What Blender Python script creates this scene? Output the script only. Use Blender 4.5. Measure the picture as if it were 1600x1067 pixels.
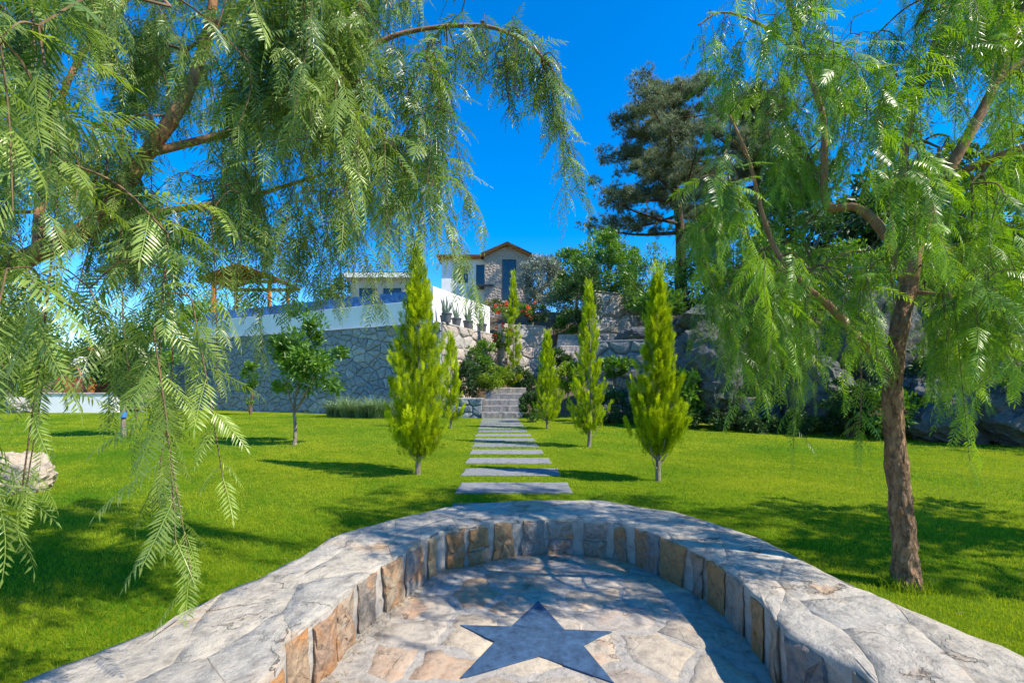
import bpy, math, random
import numpy as np
from mathutils import Vector, noise as mnoise

# ---------------------------------------------------------------- scene, camera, light
SC = bpy.context.scene
for _o in list(bpy.data.objects):
    bpy.data.objects.remove(_o)
COL = SC.collection
CAM_H, F, HY, CX = 1.4, 700.0, 607.0, 800.0        # camera height, focal length in photo pixels, horizon row, centre column

cam_d = bpy.data.cameras.new('camera')
cam_d.sensor_width = 36.0
cam_d.lens = 36.0 * F / 1600.0
cam_d.shift_y = (HY - 533.5) / 1600.0
cam_d.clip_start = 0.02
cam_d.clip_end = 6000
cam = bpy.data.objects.new('camera', cam_d)
cam.location = (0, 0, CAM_H)
cam.rotation_euler = (math.radians(90), 0, 0)
COL.objects.link(cam)
SC.camera = cam

SUN = Vector((3.0, -1.27, 3.4)).normalized()      # towards the sun
sun_d = bpy.data.lights.new('sun', 'SUN')
sun_d.energy = 4.0
sun_d.angle = math.radians(0.53)
sun_d.color = (1.0, 0.92, 0.78)
sun = bpy.data.objects.new('sun', sun_d)
sun.rotation_euler = SUN.to_track_quat('Z', 'Y').to_euler()
sun.location = (20, -10, 25)
COL.objects.link(sun)

world = bpy.data.worlds.new('World')
SC.world = world
world.use_nodes = True
wn, wl = world.node_tree.nodes, world.node_tree.links
wn.clear()
sky = wn.new('ShaderNodeTexSky')
sky.sky_type = 'NISHITA'
sky.sun_disc = False
sky.sun_elevation = math.asin(SUN.z)
sky.sun_rotation = math.atan2(SUN.x, SUN.y)
sky.altitude = 800
sky.air_density = 1.0
sky.dust_density = 0.1
sky.ozone_density = 3.0
hsv = wn.new('ShaderNodeHueSaturation')
hsv.inputs['Hue'].default_value = 0.505
hsv.inputs['Saturation'].default_value = 1.48
bg = wn.new('ShaderNodeBackground')
bg.inputs['Strength'].default_value = 0.15
wo = wn.new('ShaderNodeOutputWorld')
wl.new(sky.outputs[0], hsv.inputs['Color'])
wl.new(hsv.outputs[0], bg.inputs['Color'])
wl.new(bg.outputs[0], wo.inputs['Surface'])

SC.view_settings.view_transform = 'Standard'
SC.view_settings.look = 'None'
SC.view_settings.gamma = 1.0
SC.view_settings.exposure = 1.06
SC.view_settings.use_curve_mapping = False
SC.render.engine = 'CYCLES'
SC.cycles.use_denoising = True
SC.cycles.use_adaptive_sampling = True
SC.cycles.adaptive_threshold = 0.02
SC.cycles.max_bounces = 6
SC.cycles.transparent_max_bounces = 6
SC.cycles.diffuse_bounces = 3
SC.cycles.caustics_reflective = False
SC.cycles.caustics_refractive = False

# ---------------------------------------------------------------- helpers
def P(px, py, Y):
    """photo pixel at a known distance -> world point"""
    return np.array([(px - CX) / F * Y, Y, CAM_H + (HY - py) / F * Y])

def G(px, py, z=0.0):
    """photo pixel on a horizontal plane -> world point"""
    Y = F * (CAM_H - z) / (py - HY)
    return np.array([(px - CX) / F * Y, Y, z])

def nz(x, y=0.0, z=0.0):
    return mnoise.noise(Vector((x, y, z)))

class MB:
    """collects vertices and faces; every block is numpy arrays"""
    def __init__(s):
        s.V, s.L, s.S, s.T, s.n = [], [], [], [], 0
    def add(s, V, Fc, tint=0.5):
        V = np.asarray(V, dtype=np.float64).reshape(-1, 3)
        if isinstance(Fc, np.ndarray) and Fc.ndim == 2:
            s.L.append((Fc + s.n).ravel()); s.S.append(np.full(len(Fc), Fc.shape[1]))
        else:
            for f in Fc:
                s.L.append(np.asarray(f) + s.n)
            s.S.append(np.array([len(f) for f in Fc], dtype=int))
        t = np.asarray(tint, dtype=np.float64)
        s.T.append(np.full(len(V), float(t)) if t.ndim == 0 else t)
        s.V.append(V); s.n += len(V)
    def mesh(s, name, origin=(0, 0, 0), smooth=False):
        V = np.concatenate(s.V) - np.asarray(origin, dtype=float)
        L = np.concatenate(s.L).astype(np.int32); S = np.concatenate(s.S).astype(np.int32)
        me = bpy.data.meshes.new(name)
        me.vertices.add(len(V)); me.vertices.foreach_set('co', V.astype(np.float32).ravel())
        me.loops.add(len(L)); me.loops.foreach_set('vertex_index', L)
        me.polygons.add(len(S))
        st = np.concatenate(([0], np.cumsum(S)[:-1])).astype(np.int32)
        me.polygons.foreach_set('loop_start', st)
        try:
            me.polygons.foreach_set('loop_total', S)
        except Exception:
            pass
        me.update(calc_edges=True)
        a = me.attributes.new('tint', 'FLOAT', 'POINT')
        a.data.foreach_set('value', np.concatenate(s.T).astype(np.float32))
        me.polygons.foreach_set('use_smooth', np.full(len(S), bool(smooth)))
        return me

WLOC = {}
def empty(name, loc, label=None, cat=None, group=None, kind=None):
    o = bpy.data.objects.new(name, None)
    COL.objects.link(o)
    o.location = tuple(loc)
    o.empty_display_size = 0.2
    WLOC[o.name] = np.asarray(loc, dtype=float)
    tag(o, label, cat, group, kind)
    return o

def tag(o, label=None, cat=None, group=None, kind=None):
    if label: o['label'] = label
    if cat: o['category'] = cat
    if group: o['group'] = group
    if kind: o['kind'] = kind
    return o

def build(mb, name, mat, parent=None, smooth=False, origin=None):
    V = np.concatenate(mb.V)
    if origin is None:
        c = (V.min(0) + V.max(0)) / 2
        origin = np.array([c[0], c[1], V[:, 2].min()])
    me = mb.mesh(name, origin, smooth)
    me.materials.append(mat)
    o = bpy.data.objects.new(name, me)
    COL.objects.link(o)
    WLOC[o.name] = np.asarray(origin, dtype=float)
    if parent is not None:
        o.parent = parent
        o.location = tuple(np.asarray(origin) - WLOC[parent.name])
    else:
        o.location = tuple(origin)
    return o

def box(x0, x1, y0, y1, z0, z1, mb=None, fr=None, bev=0.0):
    """axis box (or in a frame fr(a,b,z)), with optional top bevel"""
    mb = mb or MB()
    b = bev
    V = [(x0, y0, z0), (x1, y0, z0), (x1, y1, z0), (x0, y1, z0), (x0, y0, z1 - b), (x1, y0, z1 - b), (x1, y1, z1 - b), (x0, y1, z1 - b)]
    Fc = [(3, 2, 1, 0), (0, 1, 5, 4), (1, 2, 6, 5), (2, 3, 7, 6), (3, 0, 4, 7)]
    if b > 0:
        V += [(x0 + b, y0 + b, z1), (x1 - b, y0 + b, z1), (x1 - b, y1 - b, z1), (x0 + b, y1 - b, z1)]
        Fc += [(4, 5, 9, 8), (5, 6, 10, 9), (6, 7, 11, 10), (7, 4, 8, 11), (8, 9, 10, 11)]
    else:
        Fc += [(4, 5, 6, 7)]
    if fr: V = [fr(*v) for v in V]
    mb.add(np.array(V), Fc)
    return mb

def tube(pts, rad, sides=6, mb=None, tint=0.5, cap=True):
    pts = np.asarray(pts, dtype=float); n = len(pts)
    rad = np.broadcast_to(np.asarray(rad, dtype=float), (n,))
    d = np.gradient(pts, axis=0); d /= np.linalg.norm(d, axis=1, keepdims=True) + 1e-9
    ref = np.where(np.abs(d[:, 2:3]) > 0.9, np.array([[1.0, 0, 0]]), np.array([[0, 0, 1.0]]))
    if (np.abs(d[:, 2]) > 0.9).any(): ref = np.broadcast_to(np.array([[0.9, 0.43, 0.05]]), (n, 3))
    u = np.cross(d, ref); u /= np.linalg.norm(u, axis=1, keepdims=True) + 1e-9
    v = np.cross(d, u)
    a = np.arange(sides) * 2 * math.pi / sides
    V = pts[:, None, :] + rad[:, None, None] * (np.cos(a)[None, :, None] * u[:, None, :] + np.sin(a)[None, :, None] * v[:, None, :])
    i = np.arange(n - 1)[:, None] * sides; j = np.arange(sides)[None, :]; k = (j + 1) % sides
    Fc = np.stack([i + j, i + k, i + sides + k, i + sides + j], -1).reshape(-1, 4)
    mb = mb if mb is not None else MB()
    V = V.reshape(-1, 3)
    mb.add(V, Fc, tint)
    if cap:
        m0 = mb.n
        mb.add(pts[-1:] + d[-1:] * rad[-1] * 0.3, np.zeros((0, 3), dtype=int), tint)
        mb.L.append(np.stack([m0 - sides + j[0], m0 - sides + k[0], np.full(sides, m0)], -1).ravel()); mb.S.append(np.full(sides, 3))
    return mb

def smooth_path(pts, n):
    """Catmull-Rom through pts"""
    p = np.asarray(pts, dtype=float)
    p = np.vstack([2 * p[0] - p[1], p, 2 * p[-1] - p[-2]])
    m = len(p) - 3
    t = np.linspace(0, m - 1e-6, n); k = t.astype(int); t = (t - k)[:, None]
    a, b, c, d = p[k], p[k + 1], p[k + 2], p[k + 3]
    return 0.5 * (2 * b + (c - a) * t + (2 * a - 5 * b + 4 * c - d) * t ** 2 + (3 * b - a - 3 * c + d) * t ** 3)

def frames(d, nrm):
    """rotation matrices with columns (d, side, normal)"""
    d = d / (np.linalg.norm(d, axis=1, keepdims=True) + 1e-9)
    s = np.cross(nrm, d); s /= np.linalg.norm(s, axis=1, keepdims=True) + 1e-9
    n = np.cross(d, s)
    return np.stack([d, s, n], axis=2)

def scatter(mb, tV, tF, R, T, scale, tint, tvar=None):
    n, k = len(T), len(tV)
    V = np.einsum('nij,kj->nki', R * np.asarray(scale)[:, None, None], tV) + T[:, None, :]
    Fc = (tF[None] + (np.arange(n) * k)[:, None, None]).reshape(-1, tF.shape[1])
    tt = np.repeat(tint, k)
    if tvar is not None: tt = tt + np.tile(tvar, n)
    mb.add(V.reshape(-1, 3), Fc, np.clip(tt, 0, 1))

def clip_poly(poly, px, py, nx, ny):
    """keep the side where (p - (px,py)).(nx,ny) <= 0"""
    out = []; m = len(poly)
    for i in range(m):
        a, b = poly[i], poly[(i + 1) % m]
        da = (a[0] - px) * nx + (a[1] - py) * ny; db = (b[0] - px) * nx + (b[1] - py) * ny
        if da <= 0: out.append(a)
        if da * db < 0:
            t = da / (da - db); out.append((a[0] + (b[0] - a[0]) * t, a[1] + (b[1] - a[1]) * t))
    return out

def voronoi(u0, u1, v0, v1, cu, cv, rng, jit=0.42):
    nu = max(1, int(round((u1 - u0) / cu))); nv = max(1, int(round((v1 - v0) / cv)))
    du, dv = (u1 - u0) / nu, (v1 - v0) / nv
    S = []
    for j in range(nv):
        for i in range(nu):
            off = 0.5 * (j % 2) - 0.25 if nv > 1 else 0
            S.append((u0 + (i + .5 + off + rng.uniform(-jit, jit)) * du, v0 + (j + .5 + rng.uniform(-jit, jit)) * dv))
    S = np.array(S); asp = du / dv
    out = []
    for k, s in enumerate(S):
        poly = [(u0, v0), (u1, v0), (u1, v1), (u0, v1)]
        dd = np.hypot((S[:, 0] - s[0]) / du, (S[:, 1] - s[1]) / dv)
        for q in np.argsort(dd)[1:22]:
            nx, ny = (S[q, 0] - s[0]), (S[q, 1] - s[1]) * asp * asp
            poly = clip_poly(poly, (s[0] + S[q, 0]) / 2, (s[1] + S[q, 1]) / 2, nx, ny)
            if len(poly) < 3: break
        if len(poly) >= 3: out.append(poly)
    return out

def stone_mesh(poly, mp, thick, gap, bev, rng, rough=0.01, bulge=0.015, proud=0.01, sub=0.18, zr=None):
    """one stone from a polygon in (u,v); mp(u,v,w) maps to the world, w outwards"""
    pts = []
    m = len(poly)
    for i in range(m):
        a, b = np.array(poly[i]), np.array(poly[(i + 1) % m])
        L = np.linalg.norm(b - a)
        if L < 0.03: continue
        k = max(1, int(L / sub))
        for q in range(k): pts.append(a + (b - a) * q / k)
    if len(pts) < 3: return None
    p = np.array(pts); c = p.mean(0); r = np.linalg.norm(p - c, axis=1)
    rm = max(r.mean(), 0.02)
    if rm < gap * 1.6: return None
    zr = rough if zr is None else zr
    def shrink(d, j): return c + (p - c) * (1 - np.clip(d / np.maximum(r, 1e-3), 0, .8))[:, None] + rng.normal(0, j, p.shape)
    pr = proud * rng.uniform(0.2, 1.0)
    base = shrink(gap, 0); e = shrink(gap, rough * .5); t = c + (e - c) * (1 - np.clip(bev / np.maximum(r, 1e-3), 0, .7))[:, None]
    t2 = c + (t - c) * 0.55
    V = [mp(q[0], q[1], -thick) for q in base] + [mp(q[0], q[1], pr - bev * .8 + rng.normal(0, zr * .2)) for q in e] \
        + [mp(q[0], q[1], pr + rng.normal(0, zr * .35)) for q in t] + [mp(q[0], q[1], pr + bulge * .8 + rng.normal(0, zr * .5)) for q in t2] + [mp(c[0], c[1], pr + bulge)]
    n = len(p); Fc = []
    for i in range(n):
        j = (i + 1) % n
        for s in range(3):
            Fc.append((s * n + i, s * n + j, (s + 1) * n + j, (s + 1) * n + i))
        Fc.append((3 * n + i, 3 * n + j, 4 * n))
    mb = MB(); mb.add(np.array(V), Fc)
    return mb

# ---------------------------------------------------------------- materials
def nodemat(name):
    m = bpy.data.materials.new(name); m.use_nodes = True
    nt = m.node_tree; nt.nodes.clear()
    out = nt.nodes.new('ShaderNodeOutputMaterial')
    return m, nt, out

def N(nt, t, **kw):
    n = nt.nodes.new(t)
    for k, v in kw.items():
        if k in n.inputs: n.inputs[k].default_value = v
        else: setattr(n, k, v)
    return n

def ramp(nt, stops):
    r = nt.nodes.new('ShaderNodeValToRGB')
    el = r.color_ramp.elements
    while len(el) < len(stops): el.new(0.5)
    for e, (p, c) in zip(el, stops):
        e.position = p; e.color = (*c, 1) if len(c) == 3 else c
    return r

def mixc(nt, fac, a, b, blend='MIX'):
    m = nt.nodes.new('ShaderNodeMix'); m.data_type = 'RGBA'; m.blend_type = blend
    for inp, v in ((m.inputs[0], fac), (m.inputs[6], a), (m.inputs[7], b)):
        if hasattr(v, 'links') or hasattr(v, 'is_linked'): nt.links.new(v, inp)
        else: inp.default_value = v if isinstance(v, (int, float)) else (*v, 1)
    return m.outputs[2]

def tex(nt, kind, scale, detail=4, rough=.55, dist=0.0, vec=None):
    t = nt.nodes.new('ShaderNodeTexNoise' if kind == 'noise' else 'ShaderNodeTexVoronoi')
    t.inputs['Scale'].default_value = scale
    if kind == 'noise':
        t.inputs['Detail'].default_value = detail; t.inputs['Roughness'].default_value = rough; t.inputs['Distortion'].default_value = dist
    if vec is not None: nt.links.new(vec, t.inputs['Vector'])
    return t

def world_vec(nt):
    g = nt.nodes.new('ShaderNodeNewGeometry')
    return g.outputs['Position']

def principled(nt, out, col, rough=.8, spec=.3, bump=None, bump_s=.3, bump_d=.01, coat=0):
    p = nt.nodes.new('ShaderNodeBsdfPrincipled')
    if hasattr(col, 'is_linked'): nt.links.new(col, p.inputs['Base Color'])
    else: p.inputs['Base Color'].default_value = (*col, 1)
    if hasattr(rough, 'is_linked'): nt.links.new(rough, p.inputs['Roughness'])
    else: p.inputs['Roughness'].default_value = rough
    p.inputs['Specular IOR Level'].default_value = spec
    if bump is not None:
        b = nt.nodes.new('ShaderNodeBump'); b.inputs['Strength'].default_value = bump_s; b.inputs['Distance'].default_value = bump_d
        nt.links.new(bump, b.inputs['Height']); nt.links.new(b.outputs[0], p.inputs['Normal'])
    nt.links.new(p.outputs[0], out.inputs[0])
    return p

def stone_mat(name, stops, *a_, crack=0.0, crack_scale=2.0, **k_):
    return _stone_mat(name, stops, *a_, crack=crack, crack_scale=crack_scale, **k_)
def _stone_mat(name, stops, blotch=(0.42, 0.24, 0.12), bl_amt=.55, scale=4.0, bump_s=.6, bump_d=.012, dark=(0.10, 0.10, 0.10), dark_amt=.35, lo=.56, hi=.70, crack=0.0, crack_scale=2.0):
    m, nt, out = nodemat(name)
    pos = world_vec(nt)
    oi = nt.nodes.new('ShaderNodeObjectInfo')
    base = ramp(nt, stops); nt.links.new(oi.outputs['Random'], base.inputs[0])
    n1 = tex(nt, 'noise', scale * .55, 5, .6, .6, pos)
    r1 = ramp(nt, [(lo, (0, 0, 0)), (hi, (1, 1, 1))]); nt.links.new(n1.outputs[0], r1.inputs[0])
    mul = N(nt, 'ShaderNodeMath', operation='MULTIPLY'); nt.links.new(r1.outputs[0], mul.inputs[0]); mul.inputs[1].default_value = bl_amt
    c = mixc(nt, mul.outputs[0], base.outputs[0], blotch)
    n2 = tex(nt, 'noise', scale * 3.2, 8, .68, .2, pos)
    r2 = ramp(nt, [(.30, (.55, .55, .56)), (.52, (1, 1, 1)), (.8, (1.18, 1.16, 1.12))]); nt.links.new(n2.outputs[0], r2.inputs[0])
    c = mixc(nt, 1.0, c, r2.outputs[0], 'MULTIPLY')
    n3 = tex(nt, 'noise', scale * 1.1, 6, .7, 1.2, pos)
    r3 = ramp(nt, [(.56, (0, 0, 0)), (.74, (1, 1, 1))]); nt.links.new(n3.outputs[0], r3.inputs[0])
    mul3 = N(nt, 'ShaderNodeMath', operation='MULTIPLY'); nt.links.new(r3.outputs[0], mul3.inputs[0]); mul3.inputs[1].default_value = dark_amt
    c = mixc(nt, mul3.outputs[0], c, dark)
    n4 = tex(nt, 'noise', scale * 9, 10, .7, .1, pos)
    n5 = tex(nt, 'noise', scale * 1.6, 6, .6, .4, pos)
    add = N(nt, 'ShaderNodeMath', operation='MULTIPLY_ADD'); nt.links.new(n5.outputs[0], add.inputs[0]); add.inputs[1].default_value = 2.5; nt.links.new(n4.outputs[0], add.inputs[2])
    h = add.outputs[0]
    if crack:
        wp = N(nt, 'ShaderNodeVectorMath', operation='MULTIPLY_ADD'); nt.links.new(n5.outputs['Color'], wp.inputs[0]); wp.inputs[1].default_value = (.55, .55, .55); nt.links.new(pos, wp.inputs[2])
        vo = nt.nodes.new('ShaderNodeTexVoronoi'); vo.feature = 'DISTANCE_TO_EDGE'; vo.inputs['Scale'].default_value = crack_scale; nt.links.new(wp.outputs[0], vo.inputs['Vector'])
        rc = ramp(nt, [(0, (1, 1, 1)), (.022, (0, 0, 0))]); nt.links.new(vo.outputs['Distance'], rc.inputs[0])
        gate = ramp(nt, [(.48, (0, 0, 0)), (.60, (1, 1, 1))]); nt.links.new(n1.outputs[0], gate.inputs[0])
        mc = N(nt, 'ShaderNodeMath', operation='MULTIPLY'); nt.links.new(rc.outputs[0], mc.inputs[0]); nt.links.new(gate.outputs[0], mc.inputs[1])
        mc2 = N(nt, 'ShaderNodeMath', operation='MULTIPLY'); nt.links.new(mc.outputs[0], mc2.inputs[0]); mc2.inputs[1].default_value = crack
        c = mixc(nt, mc2.outputs[0], c, (.06, .055, .05))
        hs = N(nt, 'ShaderNodeMath', operation='MULTIPLY_ADD'); nt.links.new(mc.outputs[0], hs.inputs[0]); hs.inputs[1].default_value = -1.2; nt.links.new(h, hs.inputs[2]); h = hs.outputs[0]
    principled(nt, out, c, .88, .25, h, bump_s, bump_d)
    return m

def leaf_mat(name, c1, c2, trans=.35, rough=.5, spec=.4, tcol=None, tc2=None):
    m, nt, out = nodemat(name)
    at = nt.nodes.new('ShaderNodeAttribute'); at.attribute_name = 'tint'
    col = mixc(nt, at.outputs['Fac'], c1, c2)
    p = nt.nodes.new('ShaderNodeBsdfPrincipled')
    p.inputs['Roughness'].default_value = rough; p.inputs['Specular IOR Level'].default_value = spec
    nt.links.new(col, p.inputs['Base Color'])
    t = nt.nodes.new('ShaderNodeBsdfTranslucent')
    tc = mixc(nt, at.outputs['Fac'], tcol or tuple(min(1, x * 1.6) for x in c1), tc2 or tcol or tuple(min(1, x * 1.6) for x in c2))
    nt.links.new(tc, t.inputs['Color'])
    mx = nt.nodes.new('ShaderNodeMixShader'); mx.inputs[0].default_value = trans
    nt.links.new(p.outputs[0], mx.inputs[1]); nt.links.new(t.outputs[0], mx.inputs[2])
    nt.links.new(mx.outputs[0], out.inputs[0])
    return m

def plain_mat(name, col, rough=.7, spec=.3, var=.12, scale=6.0, bump_s=.15, bump_d=.004, metal=0):
    m, nt, out = nodemat(name)
    pos = world_vec(nt)
    n1 = tex(nt, 'noise', scale, 7, .65, .2, pos)
    r = ramp(nt, [(.3, tuple(c * (1 - var * 1.6) for c in col)), (.7, tuple(min(1, c * (1 + var)) for c in col))])
    nt.links.new(n1.outputs[0], r.inputs[0])
    n2 = tex(nt, 'noise', scale * 8, 6, .6, 0, pos)
    p = principled(nt, out, r.outputs[0], rough, spec, n2.outputs[0], bump_s, bump_d)
    p.inputs['Metallic'].default_value = metal
    return m

def bark_mat(name, c1, c2, scale=14, bump_s=.9, bump_d=.02, zs=.35):
    m, nt, out = nodemat(name)
    pos = world_vec(nt)
    mp = nt.nodes.new('ShaderNodeMapping'); mp.inputs['Scale'].default_value = (1, 1, zs); nt.links.new(pos, mp.inputs['Vector'])
    n1 = tex(nt, 'noise', scale, 8, .7, 1.0, mp.outputs[0])
    r = ramp(nt, [(.33, c1), (.62, c2)]); nt.links.new(n1.outputs[0], r.inputs[0])
    v = tex(nt, 'voronoi', scale * 1.4, vec=mp.outputs[0])
    add = N(nt, 'ShaderNodeMath', operation='ADD'); nt.links.new(n1.outputs[0], add.inputs[0]); nt.links.new(v.outputs['Distance'], add.inputs[1])
    principled(nt, out, r.outputs[0], .9, .2, add.outputs[0], bump_s, bump_d)
    return m

M = {}
# lawn ground sheet: lawn near, dry earth and litter on the slope
def make_lawn_mat():
    m, nt, out = nodemat('lawn')
    pos = world_vec(nt)
    a = tex(nt, 'noise', .35, 4, .55, .3, pos); b = tex(nt, 'noise', 9, 8, .75, .4, pos); c_ = tex(nt, 'noise', 90, 5, .7, .2, pos)
    r1 = ramp(nt, [(.36, (.085, .180, .003)), (.62, (.20, .255, .007))]); nt.links.new(a.outputs[0], r1.inputs[0])
    r2 = ramp(nt, [(.35, (.62, .66, .5)), (.62, (1.15, 1.1, 1.0))]); nt.links.new(b.outputs[0], r2.inputs[0])
    c = mixc(nt, 1.0, r1.outputs[0], r2.outputs[0], 'MULTIPLY')
    r3 = ramp(nt, [(.35, (.55, .6, .5)), (.6, (1.2, 1.15, 1.0))]); nt.links.new(c_.outputs[0], r3.inputs[0])
    c = mixc(nt, .8, c, r3.outputs[0], 'MULTIPLY')
    # earth and dry litter on the raised bank
    sx = nt.nodes.new('ShaderNodeSeparateXYZ'); nt.links.new(pos, sx.inputs[0])
    mr = nt.nodes.new('ShaderNodeMapRange'); mr.inputs['From Min'].default_value = .03; mr.inputs['From Max'].default_value = .25
    nt.links.new(sx.outputs['Z'], mr.inputs['Value'])
    r4 = ramp(nt, [(.35, (.075, .055, .035)), (.65, (.17, .14, .09))]); nt.links.new(b.outputs[0], r4.inputs[0])
    c = mixc(nt, mr.outputs[0], c, r4.outputs[0])
    add = N(nt, 'ShaderNodeMath', operation='ADD'); nt.links.new(b.outputs[0], add.inputs[0]); nt.links.new(c_.outputs[0], add.inputs[1])
    principled(nt, out, c, .95, .1, add.outputs[0], .8, .02)
    return m
M['lawn'] = make_lawn_mat()
M['blade'] = leaf_mat('grass_blade', (.075, .195, .004), (.31, .375, .014), .40, .55, .2, (.25, .46, .003), (.54, .60, .012))
M['bench'] = stone_mat('bench_stone', [(0, (.45, .40, .33)), (.5, (.42, .385, .33)), (1, (.46, .405, .325))], (.46, .26, .12), .62, 3.0, 1.0, .018, (.17, .165, .165), .6, lo=.56, hi=.66, crack=.25, crack_scale=1.6)
M['face'] = stone_mat('face_stone', [(0, (.40, .22, .09)), (.18, (.27, .26, .26)), (.34, (.42, .25, .11)), (.5, (.33, .30, .26)), (.62, (.20, .19, .19)), (.78, (.44, .32, .18)), (.9, (.36, .18, .07)), (1, (.29, .28, .28))], (.45, .19, .05), .75, 5.5, 1.0, .018, (.13, .12, .12), .55, lo=.48, hi=.64)
M['floor'] = stone_mat('floor_stone', [(0, (.44, .35, .25)), (.25, (.38, .34, .29)), (.5, (.47, .385, .28)), (.7, (.36, .335, .30)), (.85, (.46, .31, .19)), (1, (.42, .36, .28))], (.43, .20, .085), .6, 3.6, .8, .010, (.17, .16, .155), .55, crack=.4, crack_scale=2.2)
M['mortar'] = stone_mat('cement', [(0, (.375, .34, .295)), (1, (.375, .34, .295))], (.44, .31, .19), .55, 4.0, 1.0, .010, (.17, .165, .165), .55)
M['wall_stone'] = stone_mat('retaining_stone', [(0, (.20, .22, .24)), (.2, (.30, .31, .31)), (.4, (.22, .24, .26)), (.6, (.40, .40, .37)), (.75, (.25, .26, .27)), (.93, (.34, .34, .33)), (1, (.38, .27, .18))], (.36, .27, .19), .25, 2.0, .7, .03, (.10, .11, .12), .4)
M['wall_mortar'] = stone_mat('retaining_mortar', [(0, (.10, .105, .115)), (1, (.10, .105, .115))], (.15, .15, .15), .4, 3.0, .7, .02)
M['pale_stone'] = stone_mat('pale_stone', [(0, (.42, .37, .31)), (.4, (.35, .33, .30)), (.7, (.44, .35, .28)), (1, (.33, .31, .29))], (.48, .34, .26), .4, 2.4, .7, .02, (.22, .2, .18), .35)
M['step_stone'] = stone_mat('step_stone', [(0, (.27, .25, .23)), (.5, (.23, .22, .21)), (1, (.30, .26, .22))], (.40, .28, .2), .4, 4.0, .7, .015)
M['slab'] = stone_mat('slab_stone', [(0, (.19, .20, .215)), (.5, (.235, .235, .24)), (1, (.175, .19, .205))], (.34, .31, .27), .3, 3.0, .35, .005, (.24, .25, .26), .3)
M['rock'] = stone_mat('rock', [(0, (.11, .115, .12)), (.5, (.145, .145, .14)), (1, (.095, .10, .105))], (.085, .09, .035), .75, 1.6, 1.0, .06, (.035, .037, .04), .85, lo=.50, hi=.64, crack=.9, crack_scale=.9)
M['rock_tan'] = stone_mat('tan_rock', [(0, (.48, .40, .30)), (1, (.48, .40, .30))], (.46, .33, .2), .5, 4, .9, .03, (.18, .15, .12), .5)
M['house_stone'] = stone_mat('house_stone', [(0, (.44, .34, .27)), (.4, (.36, .31, .27)), (.7, (.46, .35, .26)), (1, (.33, .29, .26))], (.44, .27, .18), .4, 2.4, .7, .02, (.18, .15, .13), .35)
M['star'] = plain_mat('slate_star', (.040, .082, .150), .7, .3, .32, 16, .5, .003)
M['white'] = plain_mat('white_plaster', (.74, .73, .72), .9, .1, .05, 1.5, 0.0)
M['beige'] = plain_mat('beige_plaster', (.55, .45, .33), .85, .2, .1, 1.5)
M['wood'] = plain_mat('orange_timber', (.56, .20, .04), .6, .3, .3, 4)
M['dark'] = plain_mat('dark_metal', (.035, .035, .04), .5, .4, .2, 4)
M['roof'] = plain_mat('dark_roof', (.09, .075, .07), .8, .2, .3, 3)
M['pot'] = plain_mat('grey_pot', (.085, .09, .10), .55, .4, .15, 12)
M['terracotta'] = plain_mat('terracotta', (.44, .20, .12), .8, .2, .2, 8)
M['pinkpot'] = plain_mat('pink_clay', (.46, .30, .26), .8, .2, .15, 9)
M['brick'] = plain_mat('red_brick', (.40, .13, .06), .85, .2, .25, 10)
M['bluetape'] = plain_mat('blue_tape', (.05, .18, .45), .6, .3, .1, 20)
M['whitewrap'] = plain_mat('white_pipe', (.7, .7, .7), .6, .3, .1, 20)
M['earth'] = plain_mat('earth', (.10, .07, .045), .95, .1, .4, 8, .8, .02)
M['pepbark'] = bark_mat('pepper_bark', (.055, .030, .016), (.40, .235, .13), 26, 1.0, .035, .35)
M['pepbark_smooth'] = bark_mat('pepper_bark_upper', (.20, .10, .052), (.36, .20, .11), 9, .5, .01, .4)
M['twig'] = plain_mat('twig', (.17, .11, .06), .8, .2, .3, 20)
M['greentwig'] = plain_mat('young_twig', (.20, .22, .05), .6, .3, .3, 20)
M['bark'] = bark_mat('grey_bark', (.10, .08, .06), (.30, .25, .20), 22, .8, .012)
M['pinebark'] = bark_mat('pine_bark', (.035, .022, .016), (.12, .07, .045), 5, 1, .05)
M['pepper_l'] = leaf_mat('pepper_leaf', (.034, .090, .010), (.30, .39, .085), .33, .38, .5, (.08, .22, .006), (.42, .58, .035))
M['pepper_r'] = leaf_mat('young_pepper_leaf', (.026, .085, .006), (.23, .38, .022), .38, .38, .5, (.07, .24, .004), (.40, .64, .010))
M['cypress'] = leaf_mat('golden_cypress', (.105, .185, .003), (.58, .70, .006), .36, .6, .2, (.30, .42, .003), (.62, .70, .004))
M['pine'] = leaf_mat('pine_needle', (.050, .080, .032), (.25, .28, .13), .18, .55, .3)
M['green'] = leaf_mat('broad_leaf', (.035, .11, .010), (.15, .28, .025), .32, .4, .5, (.10, .28, .008), (.28, .48, .02))
M['darkgreen'] = leaf_mat('dark_leaf', (.015, .045, .012), (.06, .125, .028), .22, .5, .3, (.04, .11, .01), (.1, .2, .02))
M['limegreen'] = leaf_mat('lime_leaf', (.10, .19, .010), (.27, .36, .018), .32, .5, .3, (.2, .32, .008), (.36, .48, .012))
M['olive'] = leaf_mat('olive_leaf', (.12, .15, .10), (.34, .37, .29), .15, .45, .5)
M['yellowleaf'] = leaf_mat('yellow_leaf', (.14, .17, .012), (.34, .30, .02), .3, .5, .3)
M['grassclump'] = leaf_mat('clump_grass', (.07, .14, .04), (.34, .44, .20), .25, .45, .4)
M['aloe'] = leaf_mat('aloe_leaf', (.09, .14, .10), (.20, .26, .18), .05, .45, .5)
M['redflower'] = leaf_mat('red_petals', (.50, .045, .02), (.75, .13, .04), .3, .6, .2, (.7, .08, .03), (.8, .15, .05))
M['dry'] = plain_mat('dry_litter', (.30, .22, .10), .9, .1, .4, 30)

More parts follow.
